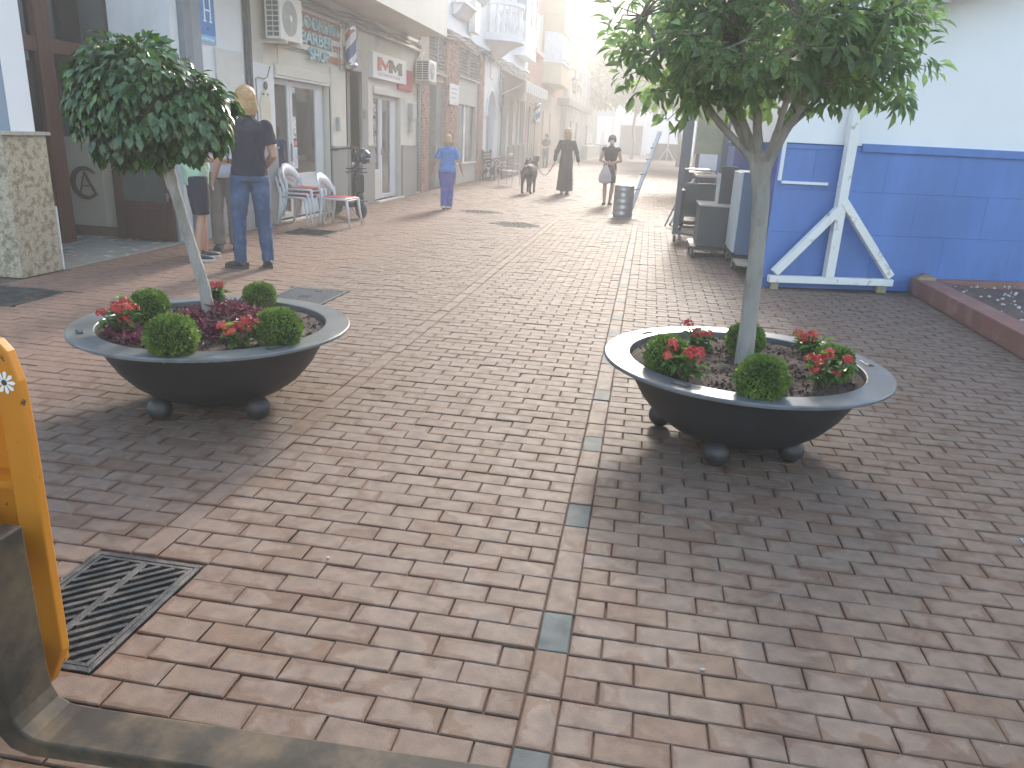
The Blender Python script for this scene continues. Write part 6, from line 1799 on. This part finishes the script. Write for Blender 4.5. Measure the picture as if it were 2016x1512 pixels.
person('man in navy polo and blue jeans seen from behind, with long blond hair', (-4.10, 7.70, 0), R(33), 1.81,
       dict(elL=(-.27, -.03, 1.13), wrL=(-.33, .10, .905), elR=(.245, .0, 1.14), wrR=(.16, .17, .99), knL=(-.12, .02, .50), anL=(-.135, -.03, .085), knR=(.12, .015, .50), anR=(.145, .0, .085), toeL=.85, toeR=.0),
       navy, denim, hair_style(blonde, .115, .016), (.015, .015, .016), voxel=.0085, sleeve=.62, hem=.93, headturn=.35)
mint = mat('tee_mint', (.40, .60, .43), .85, var=.08, scale=5, bump=.15, bscale=14)
shorts_navy = mat('shorts_navy', (.018, .022, .038), .8, var=.2, scale=6, bump=.15, bscale=16)
person('man in pale green T-shirt and navy shorts behind the trunk of the left tree', (-4.86, 7.95, 0), R(-48), 1.70,
       dict(elL=(-.25, .06, 1.14), wrL=(-.18, .26, 1.10), elR=(.24, .04, 1.14), wrR=(.17, .26, 1.12), anL=(-.12, .06, .085), anR=(.12, -.07, .085), knL=(-.11, .05, .5)),
       mint, shorts_navy, hair_style(dark_h, .0, .004), (.03, .03, .035), sleeve=.6, hem=.84, leg_to=.47, extra='trainers', belly=.03)
lilac = mat('shirt_lilac', (.52, .53, .62), .8, var=.06, scale=5, bump=.12, bscale=12)
taupe = mat('trousers_taupe', (.20, .175, .15), .85, var=.15, scale=3, stretch=(2, 2, .5), bump=.2, bscale=14)
person('man in lilac shirt and taupe trousers standing behind the two other men', (-4.99, 8.75, 0), R(205), 1.70,
       dict(elL=(-.23, .02, 1.13), wrL=(-.20, .20, .98)), lilac, taupe, hair_style(mat('hair_grey', (.35, .34, .33), .6), .0, .004), (.03, .026, .024), sleeve=.98, hem=.88, flare=.02, voxel=.012)
blue_t = mat('tee_blue', (.035, .20, .56), .8, var=.12, scale=5, bump=.2, bscale=12)
viol = mat('trousers_violet', (.075, .095, .40), .85, var=.12, scale=4, bump=.2, bscale=12)
person('woman in bright blue T-shirt and violet trousers walking away', (-4.0, 15.6, 0), R(8), 1.43,
       dict(elL=(-.30, -.02, 1.14), wrL=(-.36, .05, .92), elR=(.30, -.02, 1.14), wrR=(.35, .06, .92), anL=(-.055, -.16, .10), knL=(-.08, -.02, .50), anR=(.05, .05, .085), knR=(.07, .06, .5), toeL=.05, toeR=-.1),
       blue_t, viol, hair_style(fair, .05, .014), (.66, .64, .62), sleeve=.75, hem=.90, wide=1.22, flare=.025, voxel=.012)
blk = mat('black_cloth', (.016, .016, .018), .85, var=.3, scale=5, bump=.2, bscale=12)
person('woman in long black clothes with fair hair walking the dog', (-2.28, 22.1, 0), R(2), 1.72,
       dict(elL=(-.29, -.03, 1.13), wrL=(-.33, .05, .90), elR=(.29, -.03, 1.13), wrR=(.34, .04, .90), anL=(-.06, -.06, .085), anR=(.06, .06, .085)),
       blk, blk, hair_style(fair, .14, .022), (.5, .48, .46), sleeve=1.0, hem=.86, skirt=(blk, .10, .225), voxel=.013)
dress = mat('black_dress', (.022, .021, .022), .85, var=.25, scale=5, bump=.2, bscale=12)
mw = person('woman in black dress and pale face mask standing with folded arms', (-.93, 19.42, 0), R(186), 1.60,
       dict(elL=(-.27, .0, 1.13), wrL=(-.03, .17, 1.07), elR=(.27, .0, 1.13), wrR=(.05, .19, 1.05), hdL=(1, .1, 0), hdR=(-1, .1, -.1), spL=(0, 0, 1), spR=(0, 0, 1), anL=(-.06, .0, .085), anR=(.09, .10, .085)),
       dress, None, hair_style(mat('hair_brown', (.20, .11, .06), .5, var=.3, scale=40), .04, .012, mat('cap_brown', (.16, .11, .08), .8)), (.03, .03, .028), sleeve=.18, hem=.9, skirt=(dress, .56, .165), voxel=.012)
MB().ell((0, .098, 1.60), (.052, .03, .048), 14, 8).build('face_mask', mat('mask_pale', (.52, .68, .72), .7), mw, local=True, smooth=True)
fp = person('person in black with dark cap standing against the far shop fronts', (-5.3, 40.8, 0), R(168), 1.64,
       dict(elL=(-.24, .02, 1.13), wrL=(-.05, .16, 1.08), elR=(.24, .02, 1.13), wrR=(.04, .18, 1.04), hdL=(1, .1, 0), hdR=(-1, .1, 0), spL=(0, 0, 1), spR=(0, 0, 1)),
       blk, blk, hair_style(dark_h, .02, .008, blk), (.05, .05, .05), sleeve=.7, hem=.88, voxel=.016)
# carried things
s_ = 1.60 / 1.75
bag = thing('plastic_bag', 'white plastic carrier bag hanging from the masked woman\'s arm', 'bag', (-1.02, 19.22, .50))
bm_ = mat('bag_white', (.66, .60, .62), .45, var=.06, trans=.3, bump=.4, bscale=12)
b = MB(); b.tube([(0, 0, .0), (0, 0, .06), (0, 0, .2), (0, 0, .33), (0, .0, .43)], [(.11, .06), (.16, .085), (.15, .08), (.09, .05), (.035, .02)], 14, ref=(1, 0, 0))
remesh(b.build('pouch', bm_, bag, local=True), .012, 3)
MB().tube([(-.03, 0, .42), (-.02, 0, .50), (0, -.0, .52), (.02, 0, .50), (.03, 0, .42)], .008, 6).build('handle', bm_, bag, local=True)

# ------------------------------------------------------------------ dog
def dog():
    t = thing('dog', 'large black dog with raised tail walking away on a leash', 'dog', (-3.22, 21.6, 0), R(-3))
    fur = mat('fur_black', (.018, .017, .017), .75, var=.4, scale=18, bump=.5, bscale=50)
    b = MB()
    b.tube([(0, -.40, .60), (0, -.34, .62), (0, -.20, .63), (0, .0, .60), (0, .22, .58), (0, .38, .62), (0, .46, .66)], [(.06, .07), (.13, .14), (.155, .155), (.155, .165), (.17, .20), (.15, .18), (.08, .10)], 16, ref=(1, 0, 0))
    b.tube([(0, .38, .68), (.02, .52, .80), (.04, .60, .88)], [.115, .095, .085], 12)
    b.ell((.05, .66, .91), (.085, .11, .085)); b.tube([(.055, .72, .89), (.065, .86, .85)], [.055, .035], 10)
    for s in (-1, 1):
        b.ell((.05 + s * .075, .62, .93), (.018, .04, .065), 8, 6)
        # hind leg: thigh, knee forward, hock back, shank
        d = .05 * s
        b.tube([(s * .09, -.28, .60), (s * .105, -.22 + d, .42), (s * .10, -.36 + d, .27), (s * .10, -.35 + d, .10), (s * .10, -.33 + d, .035)], [.105, .075, .042, .032, .036], 12)
        b.ell((s * .10, -.29 + d, .03), (.038, .06, .03), 10, 6)
        b.tube([(s * .09, .30, .56), (s * .10, .28 - d, .36), (s * .10, .32 - d, .20), (s * .10, .31 - d, .04)], [.085, .05, .038, .034], 12)
        b.ell((s * .10, .34 - d, .03), (.038, .055, .03), 10, 6)
    b.tube([(0, -.38, .68), (-.01, -.46, .78), (.02, -.42, .90), (.07, -.30, .93)], [.045, .05, .055, .03], 10)
    remesh(b.build('body', fur, t, local=True), .014, 4)
    MB().ell((-.005, -.475, .77), (.04, .022, .06)).ell((.03, -.44, .90), (.035, .03, .03)).build('white_patch', mat('fur_white', (.55, .55, .54), .8, bump=.4), t, local=True, smooth=True)
    MB().lathe([(.112, -.02), (.122, 0), (.112, .02)], 18, (.012, .47, .755), axis='y').build('collar', mat('collar_red', (.35, .03, .03), .6), t, local=True)
    l = thing('dog_leash', 'slack dog leash with red handle between the woman and the dog', 'leash', (-2.6, 21.9, .5))
    a = Vector((-2.63, 22.16, .80)); e = Vector((-3.10, 22.10, .76))
    P = []
    for i in range(13):
        s = i / 12; p = a.lerp(e, s); p.z -= .30 * math.sin(math.pi * s); P.append(tuple(p))
    MB().tube(P[3:], .010, 6).build('cord', mat('leash_grey', (.22, .16, .15), .6), l, smooth=True)
    MB().tube(P[:4], .017, 6).build('red_handle', mat('leash_red', (.55, .05, .05), .5), l, smooth=True)
dog()

# ------------------------------------------------------------------ haze volume: thin air haze, also put in to imitate lens glare
hz = MB().box(-62, 62, -22, 162, -1.0, 23.5).build('haze', None)
hz['kind'] = 'stuff'
hm = bpy.data.materials.new('haze'); hm.use_nodes = True
hn = hm.node_tree
hn.nodes.remove(hn.nodes['Principled BSDF'])
pv = hn.nodes.new('ShaderNodeVolumePrincipled')
pv.inputs['Color'].default_value = (0.97, 0.98, 1.0, 1)
pv.inputs['Density'].default_value = HAZE_DENSITY
pv.inputs['Anisotropy'].default_value = HAZE_ANISO
hn.links.new(pv.outputs[0], hn.nodes['Material Output'].inputs['Volume'])
hz.data.materials.append(hm)
